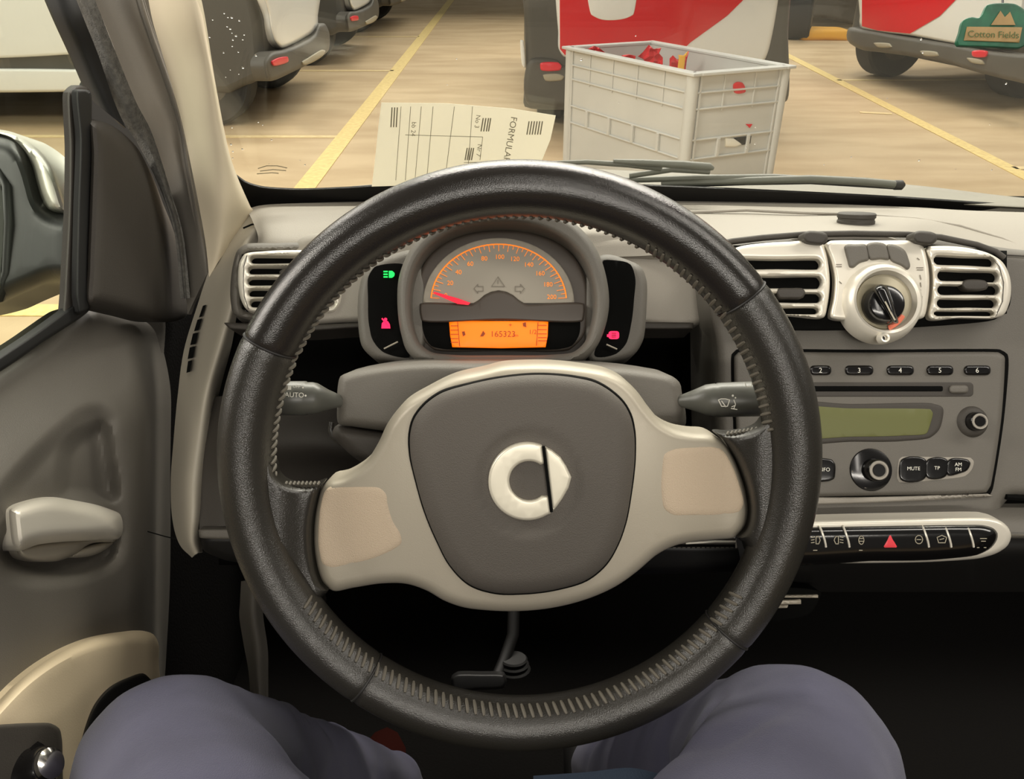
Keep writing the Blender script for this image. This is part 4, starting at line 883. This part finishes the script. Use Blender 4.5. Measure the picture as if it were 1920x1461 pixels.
for s in seams:
    V, Fc = tube_geo([rim_pt(s, 2*math.pi*k/40, .0004) for k in range(40)], .0008, seg=6, closed=True, upv=None); mesh_obj('grip_seam', V, Fc, M['seam'], swh)
gs = []
def st_ok(a):
    for lo, hi in ((pang(520, 905), pang(606, 1125)), ):
        pass
    p = a % (2*math.pi); d = math.degrees(p)
    return not (186 < d < 212 or 330 < d < 366 or -6 < d < 8)
nst = 190
for i in range(nst):
    a = 2*math.pi*i/nst
    if not st_ok(a): continue
    dg = math.degrees(a)
    phi0 = 18 if 200 < dg < 345 else (4 if (dg < 62 or dg > 345) else (-26 if dg < 120 else -16))
    pth = [rim_pt(a + .016*(k/4-.5), R(phi0 + 30*k/4), .0004) for k in range(5)]
    gs.append(tube_geo(pth, [.0008, .0012, .0012, .0012, .0008], seg=6))
V, Fc = join_geo(gs); mesh_obj('rim_stitching', V, Fc, M['stitch'], swh)
# leather spoke roots
puff('leather_spoke', [(455, 830), (490, 845), (514, 872), (518, 890), (530, 903), (560, 911), (590, 909), (607, 904), (599, 916), (592, 940), (586, 974), (585, 1028), (592, 1072), (602, 1096), (614, 1110), (604, 1120), (606, 1140), (590, 1165), (540, 1150), (490, 1050), (465, 950)], PWH, M['leather'], swh, base=-.013, rise=.013, w=16, back=.010, step=7, grid=12, zf=lambda x, y, d: .008*smooth01((np.abs(x-975)-398)/62))
puff('leather_spoke', [(1490, 770), (1462, 765), (1438, 780), (1424, 798), (1400, 808), (1370, 812), (1342, 812), (1358, 826), (1377, 854), (1393, 890), (1405, 934), (1407, 964), (1400, 992), (1384, 1010), (1396, 1018), (1404, 1040), (1430, 1060), (1470, 1030), (1500, 950), (1510, 850)], PWH, M['leather'], swh, base=-.013, rise=.013, w=16, back=.010, step=7, grid=12, zf=lambda x, y, d: .008*smooth01((np.abs(x-975)-398)/62))
gs = []
def pstitch(a, b, n, h=.0035):
    for k in range(n):
        t = (k+.5)/n; u = a[0] + (b[0]-a[0])*t; v = a[1] + (b[1]-a[1])*t
        gs.append(tube_geo([PWH.at(u-2, v+4, h-.010), PWH.at(u, v, h-.0075), PWH.at(u+2, v-4, h-.010)], .0009, seg=6))
pstitch((532, 908), (600, 908), 9); pstitch((1420, 806), (1360, 815), 8)
V, Fc = join_geo(gs); mesh_obj('spoke_stitching', V, Fc, M['stitch'], swh)
sil = [(985, 681), (940, 684), (905, 693), (850, 706), (800, 730), (756, 757), (729, 790), (709, 831), (690, 861), (674, 876), (641, 895), (616, 901), (604, 914), (596, 940), (590, 974), (589, 1028), (596, 1070), (606, 1094), (624, 1108), (664, 1102), (719, 1094), (762, 1095), (803, 1109), (830, 1125), (865, 1138), (919, 1145), (974, 1146), (1029, 1141), (1083, 1129), (1118, 1117), (1159, 1097), (1194, 1072), (1232, 1040), (1258, 1026), (1291, 1017), (1340, 1012), (1379, 1007), (1396, 990), (1403, 964), (1401, 934), (1389, 890), (1373, 854), (1355, 828), (1333, 814), (1301, 811), (1264, 803), (1238, 788), (1215, 762), (1192, 731), (1166, 708), (1140, 696), (1077, 685), (1030, 681)]
padp = [(880, 721), (946, 708), (1011, 703), (1077, 708), (1117, 717), (1149, 736), (1169, 755), (1182, 778), (1189, 808), (1190, 857), (1183, 923), (1172, 982), (1158, 1021), (1136, 1058), (1103, 1086), (1044, 1105), (979, 1113), (929, 1112), (880, 1096), (844, 1060), (820, 1015), (797, 960), (781, 905), (769, 851), (768, 815), (775, 786), (794, 760), (824, 738)]
def sil_z(x, y, d):
    c = np.hypot((x-985)/330, (y-905)/260); z = .016*np.clip(1.15-c, 0, 1)
    z += -.004*smooth01((np.abs(x-985)-230)/150)
    return z
puff('spoke_cover', sil, PWH, M['silver'], swh, base=-.018, rise=.014, w=20, back=.022, step=9, grid=18, zf=sil_z, holes=[])
def sd_in(poly, x, y):
    q = np.stack([x, y], 1); P = spline(poly, True, 12); return np.where(inside(q, P), seg_dist(q, P), -seg_dist(q, P))
# thumb rests
puff('thumb_rest', [(612, 918), (630, 914), (680, 912), (712, 914), (724, 924), (728, 946), (738, 978), (752, 1002), (754, 1018), (740, 1030), (700, 1048), (650, 1060), (620, 1065), (606, 1058), (598, 1030), (598, 975), (603, 940)], PWH, M['thumb'], swh, base=-.0046, rise=.0014, w=14, back=.004, step=9, grid=14, zf=sil_z)
puff('thumb_rest', [(1246, 850), (1262, 842), (1300, 838), (1340, 838), (1356, 846), (1372, 872), (1388, 915), (1394, 945), (1386, 960), (1350, 966), (1300, 967), (1260, 966), (1245, 955), (1239, 920), (1240, 885)], PWH, M['thumb'], swh, base=-.0046, rise=.0014, w=14, back=.004, step=9, grid=14, zf=sil_z)
padg = [(985 + (x-985)*1.012, 907 + (y-907)*1.012) for x, y in padp]
puff('pad_gap', padg, PWH, M['void'], swh, base=.006, rise=.0035, w=3, back=.008, step=9, grid=40, zf=lambda x, y, d: .004*np.clip(1.15-np.hypot((x-985)/330, (y-905)/260), 0, 1)*0)
def pad_z(x, y, d):
    c = np.hypot((x-985)/260, (y-905)/260); z = .010*np.clip(1-c*c, 0, 1)
    r = np.hypot(x-992, y-904); z += -.0016*(1-smooth01((r-92)/10)) ; z += -.0016*(1 - smooth01((r - 110)/16))*0
    return z
pad = puff('airbag_cover', padp, PWH, M['pad'], swh, base=.006, rise=.009, w=30, back=.010, step=9, grid=10, zf=pad_z)
tube('hub_column', [wc - wn*.02, wc - wn*.11], .045, M['black'], swh, seg=24)
# emblem
PE = PWH
hE = .0300
ring_ = [(988 + 73*math.cos(R(a)), 903 + 73*math.sin(R(a))) for a in range(66, 66 + 1, 1)]
cx0, cy0 = 988.5, 903
def lx(y): return 1016.5 + (y-836)*(16/126.)   # right cut of the C
outer_c = []
for a in range(0, 361, 5):
    x, y = cx0 + 73*math.cos(R(a)), cy0 + 73*math.sin(R(a))
    outer_c.append((a, x, y))
A0 = [a for a, x, y in outer_c if x < lx(y) - 1]
o_ = [(cx0 + 73*math.cos(R(a)), cy0 + 73*math.sin(R(a))) for a in range(60, 294, 6)]
o_ = [(lx(963), 963.0)] + [p for p in o_ if p[0] < lx(p[1]) - 3] + [(lx(836), 836.0)]
i_ = [(992 + 37*math.cos(R(a)), 902 + 37*math.sin(R(a))) for a in range(306, 46, -8)]
i_ = [(lx(869), 869.0)] + [p for p in i_ if p[0] < lx(p[1]) - 3] + [(lx(931), 931.0)]
em = puff('emblem_ring', o_ + i_, PE, M['emblem'], pad, base=hE-.005, rise=.0022, w=5, back=.003, sharp=True, step=5, grid=12)
puff('emblem_arrow', [(1021.5, 838), (1035, 845), (1051, 858), (1062, 875), (1071.5, 895), (1066, 915), (1054, 936), (1044, 950), (1036, 959)], PE, M['emblem'], pad, base=hE-.005, rise=.0022, w=5, back=.003, sharp=True, step=5, grid=12)
tube('emblem_gap', [PE.at(1019, 837, hE-.0035), PE.at(1034, 960, hE-.0035)], .0009, M['void'], pad, seg=6)

# ------------------------------------------------------------------ left pillar and seals
pil = [[G(270, -60, .70), G(284, 30, .72), G(310, 120, .745), G(339, 221, .77), G(356, 300, .79), G(372, 380, .81), G(386, 460, .83), G(392, 520, .84)],
       [G(310, -60, .66), G(325, 30, .68), G(350, 120, .71), G(374, 221, .74), G(392, 300, .765), G(410, 380, .79), G(416, 440, .815), G(410, 490, .835)],
       [G(350, -60, .655), G(368, 30, .67), G(388, 120, .70), G(406, 221, .735), G(424, 300, .765), G(444, 370, .80), G(446, 415, .83), G(432, 460, .845)],
       [G(364, -60, .665), G(384, 30, .685), G(403, 150, .73), G(426, 270, .77), G(443, 326, .80), G(468, 384, .845), G(474, 396, .855), G(462, 420, .86)]]
sheet('trim_2', pil, M['beige'], None, thick=.01, nu=60, nv=20); tag(bpy.data.objects['trim_2'], kind='structure')
pd_ = [[G(150, -60, .74), G(190, 30, .76), G(250, 182, .80), G(282, 260, .82), G(305, 323, .84), G(326, 400, .855), G(342, 490, .865), G(352, 590, .87)],
       [G(215, -60, .73), G(240, 30, .745), G(290, 182, .785), G(318, 260, .81), G(335, 323, .825), G(352, 400, .84), G(366, 480, .85), G(366, 560, .865)],
       [G(248, -60, .71), G(270, 30, .725), G(322, 177, .765), G(342, 250, .785), G(352, 312, .80), G(366, 385, .82), G(380, 450, .84), G(388, 515, .85)],
       [G(256, -60, .725), G(280, 30, .735), G(330, 177, .775), G(350, 260, .80), G(360, 320, .815), G(373, 385, .835), G(386, 450, .85), G(393, 512, .86)]]
sheet('trim_3', pd_, M['dash_mid'], None, thick=.006, nu=50, nv=16); tag(bpy.data.objects['trim_3'], kind='structure')

# ------------------------------------------------------------------ door
PDo = Plane((-.36, 0, 0), (1, 0, 0))
door = thing('car_door_lining', 'grey driver door lining with silver latch handle and armrest', 'door', PDo.at(150, 1461))
tdrop = [(107, 935), (106, 882), (112, 845), (137, 812), (170, 793), (192, 788), (204, 800), (213, 850), (218, 938), (160, 945)]
ridge = [(-10, 960), (10, 915), (66, 850), (123, 798), (160, 770), (188, 766), (210, 782), (224, 850), (232, 975), (222, 1050), (120, 1090), (20, 1080)]
bowl = [(-12, 1046), (8, 1000), (60, 985), (190, 985), (226, 995), (225, 1018), (212, 1052), (178, 1072), (123, 1083), (68, 1083), (22, 1072)]
def door_z(x, y, d):
    z = -.009*smooth01((sd_in(ridge, x, y) + 16)/44)
    z = z - .013*smooth01((sd_in(tdrop, x, y) + 8)/38)
    z = z - .012*smooth01((sd_in(bowl, x, y) + 2)/20)
    z = z - .034*(1 - smooth01((y - (700 - .62*x))/260))
    z = z - .07*smooth01((x - 235)/125)**1.3
    return z
puff('inner_panel', [(-80, 750), (0, 695), (80, 642), (160, 584), (180, 578), (250, 594), (300, 605), (332, 602), (352, 596), (350, 680), (340, 780), (333, 900), (336, 1000), (330, 1100), (318, 1200), (308, 1300), (295, 1520), (-80, 1600)], PDo, M['dash_mid'], door, base=-.016, rise=.016, w=26, back=.03, step=10, grid=5.5, zf=door_z)
strokes('panel_seam', [[(231, 983), (274, 996), (309, 1006), (335, 1012)]], PDo, M['void'], door, h=-.012, w=2.2)
# handle
hd = puff('latch_handle', [(18, 955), (28, 948), (50, 940), (93, 932), (137, 938), (192, 950), (226, 965), (231, 978), (230, 1000), (224, 1010), (190, 1012), (164, 1014), (110, 1017), (70, 1022), (34, 1033), (24, 1020), (19, 990)], PDo, M['silver_bright'], door, base=-.006, rise=.018, w=26, back=.012, step=7, grid=9)
puff('handle_grip', [(30, 1030), (70, 1020), (120, 1014), (166, 1010), (222, 1006), (215, 1016), (170, 1020), (140, 1040), (110, 1052), (60, 1052), (38, 1044)], PDo, M['silver'], hd, base=-.014, rise=.008, w=12, back=.008, step=7, grid=9)
puff('handle_tongue', [(132, 1044), (150, 1030), (175, 1021), (214, 1017), (196, 1032), (170, 1043)], PDo, M['silver'], hd, base=-.016, rise=.006, w=8, back=.006, step=6, grid=9)
strokes('bowl_edge', [[(-4, 1052), (8, 1064), (24, 1075), (66, 1086), (123, 1087), (178, 1076), (206, 1060)]], PDo, M['void'], door, h=-.012, w=4.0)
# armrest front in silver beige
arm = puff('armrest_front', [(-80, 1420), (-40, 1360), (0, 1312), (40, 1272), (90, 1235), (130, 1213), (175, 1196), (230, 1186), (268, 1183), (288, 1190), (297, 1206), (298, 1240), (296, 1285), (270, 1300), (235, 1325), (200, 1400), (185, 1600), (-80, 1600)], Plane((-.345, 0, 0), (1, 0, 0)), mat('satin_silver_beige', (222, 204, 172), .5, metal=.15, bump=.1), door, base=-.01, rise=.022, w=24, back=.03, step=9, grid=14)
puff('armrest_recess', [(268, 1262), (240, 1270), (205, 1288), (178, 1318), (160, 1360), (150, 1400), (143, 1470), (140, 1600), (250, 1600), (300, 1300)], Plane((-.345, 0, 0), (1, 0, 0)), M['black'], door, base=.010, rise=.006, w=10, back=.02, step=9, grid=20)
ctl = puff('mirror_control_plate', [(-80, 1366), (0, 1359), (60, 1356), (96, 1357), (111, 1366), (116, 1385), (118, 1461), (120, 1600), (-80, 1600)], Plane((-.345, 0, 0), (1, 0, 0)), M['dash_dark'], door, base=.013, rise=.004, w=8, back=.02, step=9, grid=20)
PJ = Plane((-.345, 0, 0), (1, 0, 0)); jc = PJ.at(44, 1452, .016); js = (PJ.at(54, 1452) - PJ.at(44, 1452)).length/10
jx = (Vector((1, 0, .55))).normalized()
lathe('mirror_joystick', jc, jx, [(0, .022), (.004, .021), (.006, .015), (.012, .012), (.018, .013), (.022, .011), (.024, .004)], M['gloss_black'], ctl, 32)
lathe('joystick_cap', jc + jx*.0225, jx, [(0, .0105), (.003, .010), (.005, .006), (.0055, .001)], M['chrome'], ctl, 28)
# window seals
def band(name, left, right, m, d0, parent, thick=.006, bulge=.0):
    n = len(left); rows = [[G(u, v, d0[i]) for i, (u, v) in enumerate(left)], [G((l[0]+r[0])/2, (l[1]+r[1])/2, d0[i]-bulge) for i, (l, r) in enumerate(zip(left, right))], [G(u, v, d0[i]) for i, (u, v) in enumerate(right)]]
    return sheet(name, rows, m, parent, thick=thick, nu=40, nv=6)
dd = [.70, .71, .735, .755, .765]
band('window_channel', [(58, -60), (96, 30), (128, 100), (150, 150), (162, 180)], [(120, -60), (155, 30), (185, 105), (214, 190), (236, 240)], M['rubber'], dd, door, bulge=.01)
dq = [.72, .735, .77, .80, .82, .84, .855]
band('flocked_seal', [(116, -60), (154, 30), (216, 198), (260, 273), (299, 352), (328, 440), (343, 560)], [(154, -60), (190, 30), (251, 182), (285, 250), (318, 352), (342, 440), (352, 560)], M['fuzzy'], dq, door, bulge=.008)
puff('window_divider', [(128, 172), (142, 160), (165, 165), (170, 230), (166, 400), (162, 520), (166, 578), (140, 596), (120, 606), (121, 540), (128, 400), (130, 280)], Plane((-.375, 0, 0), (1, 0, 0)), M['dash_dark'], door, base=-.004, rise=.005, w=8, back=.004, step=9, grid=16)
puff('divider_rubber', [(146, 168), (168, 170), (172, 232), (167, 400), (164, 520), (166, 578), (150, 588), (144, 560), (146, 400), (150, 260)], Plane((-.368, 0, 0), (1, 0, 0)), M['rubber'], door, base=0, rise=.004, w=5, back=.004, step=9, grid=16)
sill = [(-80, 742), (-80, 722), (0, 668), (60, 628), (110, 592), (150, 562), (166, 556), (168, 580), (80, 642), (0, 697)]
puff('window_sill_seal', sill, Plane((-.375, 0, 0), (1, 0, 0)), M['rubber'], door, base=0, rise=.004, w=6, back=.006, step=9, grid=16)
sailp = [(168, 224), (185, 226), (203, 232), (234, 253), (260, 281), (275, 308), (290, 340), (305, 380), (323, 425), (337, 475), (347, 530), (354, 574), (350, 592), (330, 602), (296, 604), (246, 592), (200, 581), (164, 572), (162, 500), (164, 442), (167, 360), (169, 290)]
puff('sail_panel', sailp, Plane((-.366, 0, 0), (1, 0, 0)), M['dash_dark'], door, base=-.006, rise=.016, w=30, back=.02, step=8, grid=14, zf=lambda x, y, d: -.02*smooth01((x-270)/80))
puff('outer_skin', [(164, 150), (225, 160), (300, 320), (360, 470), (398, 520), (398, 640), (300, 650), (164, 610), (168, 400), (172, 240)], Plane((-.475, 0, 0), (1, 0, 0)), M['rubber'], door, base=0, rise=.001, w=4, back=.006, step=16, grid=40)
sgl = puff('window_2', [(-100, -100), (45, -100), (100, 30), (145, 135), (160, 168), (150, 400), (150, 575), (100, 625), (0, 690), (-100, 760)], Plane((-.402, 0, 0), (1, 0, 0)), M['side_glass'], None, base=0, rise=.0002, w=2, back=.003, sharp=True, step=40, grid=90)
tag(sgl, kind='structure')

# outside mirror
PMi = face_plane(60, 400, .74, yaw=18)
mi = thing('wing_mirror', 'black wing mirror with grey cap outside the driver window', 'mirror', PMi.at(60, 570))
puff('housing', [(-90, 252), (0, 252), (25, 260), (47, 280), (62, 312), (72, 345), (80, 372), (92, 390), (110, 398), (140, 400), (142, 528), (95, 531), (60, 545), (30, 558), (0, 572), (-90, 590)], PMi, M['mir_house'], mi, base=0, rise=.03, w=34, back=.03, step=8, grid=16)
puff('cap', [(-90, 244), (0, 243), (24, 248), (50, 262), (75, 282), (97, 308), (112, 340), (123, 375), (130, 400), (112, 402), (90, 396), (76, 375), (66, 345), (57, 310), (42, 284), (20, 262), (0, 255), (-90, 256)], PMi, M['mir_cap'], mi, base=-.01, rise=.036, w=18, back=.03, step=7, grid=12)
puff('mirror_glass', [(-90, 340), (0, 342), (5, 360), (8, 400), (7, 450), (3, 510), (0, 545), (-90, 560)], PMi, M['mirror'], mi, base=.030, rise=.002, w=4, back=.003, step=9, grid=20)
tube('glass_surround', [PMi.at(-60, 318, .026), PMi.at(0, 322, .028), PMi.at(14, 350, .030), PMi.at(18, 420, .030), PMi.at(14, 510, .028), PMi.at(0, 558, .026), PMi.at(-60, 574, .024)], .0045, M['mir_house'], mi, seg=10)
tube('mount_arm', [PMi.at(100, 465, .0), PMi.at(150, 470, -.005)], .022, M['mir_house'], mi, seg=16)

# ------------------------------------------------------------------ cabin shell (dark)
cf = box('floor_cabin', (-.42, -1.0, .14), (1.15, 1.25, .18), M['carpet'], None, 0); cf.name = 'floor_carpet'; tag(cf, kind='structure')
wf = box('wall_front', (-.42, 1.16, .14), (1.15, 1.20, .78), M['carpet'], None, 0); tag(wf, kind='structure')
wr_ = box('wall_right', (1.10, -.6, .14), (1.14, 1.20, .80), M['carpet'], None, 0); tag(wr_, kind='structure')
wl_ = box('wall_left', (-.44, -.9, .14), (-.41, 1.20, .74), M['carpet'], None, 0); tag(wl_, kind='structure')
fp = sheet('footwell_trim', [[G(452, 1090, .80), G(450, 1130, .80), G(449, 1160, .80), (G(458, 1215, .80)), G(466, 1260, .80), G(470, 1320, .80)], [G(474, 1090, .785), G(473, 1130, .785), G(474, 1160, .785), G(482, 1215, .785), G(484, 1260, .785), G(486, 1320, .785)], [G(494, 1090, .80), G(493, 1130, .80), G(494, 1160, .80), G(502, 1215, .80), G(503, 1260, .80), G(503, 1320, .80)]], M['dash_mid'], None, thick=.01, nu=20, nv=10)
tag(fp, 'narrow grey upright trim strip beside the wheel rim above the left knee', 'trim')
pp_ = face_plane(900, 1280, 1.0)
ped = thing('brake_pedal', 'dark rubber pedal seen through the lower wheel opening', 'pedal', pp_.at(900, 1296))
puff('pad', [(846, 1272), (856, 1265), (900, 1264), (946, 1267), (950, 1280), (944, 1290), (900, 1294), (850, 1294)], pp_, M['black'], ped, base=0, rise=.006, w=6, back=.01, step=7, grid=14)
tube('lever', [pp_.at(930, 1275, -.012), pp_.at(945, 1240, -.03), pp_.at(962, 1190, -.05), pp_.at(965, 1080, -.08)], .008, M['black'], ped, seg=12)
for k in range(3):
    lathe('boot_ring', pp_.at(963, 1236 + k*9, -.03), (0, .3, 1), [(-.002, .016 + k*.002), (.0, .018+k*.002), (.002, .016+k*.002)], M['black'], ped, 24)
# slim bright strips of a tray
pt_ = face_plane(1490, 1128, .70)
tr = thing('tray_edge', 'three thin bright strips on a dark tray under the dashboard right of the wheel', 'tray', pt_.at(1490, 1142))
puff('tray_body', [(1400, 1112), (1540, 1112), (1520, 1150), (1400, 1160)], pt_, M['void'], tr, base=-.004, rise=.001, w=3, back=.06, step=12, grid=30)
for q_ in ([(1462, 1117), (1534, 1116), (1534, 1121), (1462, 1121)], [(1460, 1126), (1502, 1125), (1502, 1133), (1456, 1134)], [(1440, 1136), (1478, 1135), (1476, 1140), (1440, 1141)]):
    puff('strip', q_, pt_, M['silver'], tr, base=0, rise=.001, w=2, back=.003, sharp=True, step=12, grid=20)

# ------------------------------------------------------------------ the driver's legs
def swell_body(name, chains, m, folds=.0035, vox=.006):
    """one continuous body surface grown round chains of (point, radius)"""
    bm = bmesh.new()
    for ch in chains:
        for (a, ra_), (b, rb_) in zip(ch[:-1], ch[1:]):
            n = max(2, int((b - a).length / .012))
            for k in range(n + 1):
                t = k/n; st = t*t*(3-2*t)
                bmesh.ops.create_icosphere(bm, subdivisions=2, radius=ra_ + (rb_ - ra_)*st, matrix=Matrix.Translation(a.lerp(b, t)))
    me = bpy.data.meshes.new(name); bm.to_mesh(me); bm.free()
    o = bpy.data.objects.new(name, me); COL.objects.link(o)
    r = o.modifiers.new('r', 'REMESH'); r.mode = 'VOXEL'; r.voxel_size = vox
    sm = o.modifiers.new('s', 'SMOOTH'); sm.iterations = 10; sm.factor = .6
    dg = bpy.context.evaluated_depsgraph_get(); m2 = bpy.data.meshes.new_from_object(o.evaluated_get(dg)); bpy.data.objects.remove(o)
    m2.update(); N = [v.normal.copy() for v in m2.vertices]
    for v, n in zip(m2.vertices, N):
        p = v.co
        w_ = noise.noise(Vector((p.x*10, p.y*9, p.z*16)))*folds*.9
        s_ = 1 if p.x < 0 else -1
        q_ = Vector((p.x*26 + s_*p.y*16, p.y*7 - s_*p.x*7, p.z*9))
        w_ -= folds*1.5*max(0, 1 - abs(noise.noise(q_))*4.5)*max(0, .45 + noise.noise(p*7))
        v.co = p + n*w_
    m2.polygons.foreach_set('use_smooth', [True]*len(m2.polygons)); m2.materials.clear(); m2.materials.append(m); m2.name = name
    o2 = bpy.data.objects.new(name, m2); COL.objects.link(o2); return o2
fl = G(730, 1475, 1.00); fr_ = G(1130, 1445, 1.00)
hipL, hipR, pel = Vector((-.09, -.08, .47)), Vector((.09, -.08, .47)), Vector((0, -.12, .50))
per = swell_body('person', [
    [(hipL, .095), (G(425, 1740, .42), .078), (G(318, 1445, .56), .066), (G(440, 1445, .66), .063), (G(560, 1452, .80), .056), (fl, .045)],
    [(hipR, .095), (G(1393, 1740, .42), .080), (G(1490, 1440, .57), .074), (G(1400, 1444, .66), .073), (G(1300, 1446, .77), .064), (fr_, .045)],
    [(hipL, .11), (pel, .125), (hipR, .11)], [(pel, .125), (Vector((0, -.20, .66)), .12)]], M['cloth'])
tag(per, 'seated driver in navy trousers, both knees under the steering wheel', 'person')
def shoe(p, fwd, m, par):
    pts_ = [p + Vector((0, -.06, -.02)), p + Vector((0, 0, -.025)), p + Vector((0, .07, -.035)), p + Vector((0, .14, -.05)), p + Vector((0, .18, -.055))]
    return tube('shoe', pts_, [.03, .044, .046, .042, .02], m, par, seg=18, flat=.75)
shoe(fl + Vector((-.02, .0, -.02)), None, M['shoe'], per); shoe(fr_ + Vector((0, .0, -.02)), None, M['black'], per)
jn = sheet('jacket_hem', [[G(1000, 1455, .50), G(1100, 1448, .50), G(1180, 1440, .50), G(1240, 1452, .50)], [G(1000, 1500, .47), G(1100, 1495, .47), G(1180, 1490, .47), G(1240, 1500, .47)], [G(1000, 1600, .46), G(1100, 1600, .46), G(1180, 1600, .46), G(1240, 1600, .46)]], M['denim'], per, thick=.006, nu=16, nv=10)

for m_ in bpy.data.meshes:
    if m_.users == 0: bpy.data.meshes.remove(m_)
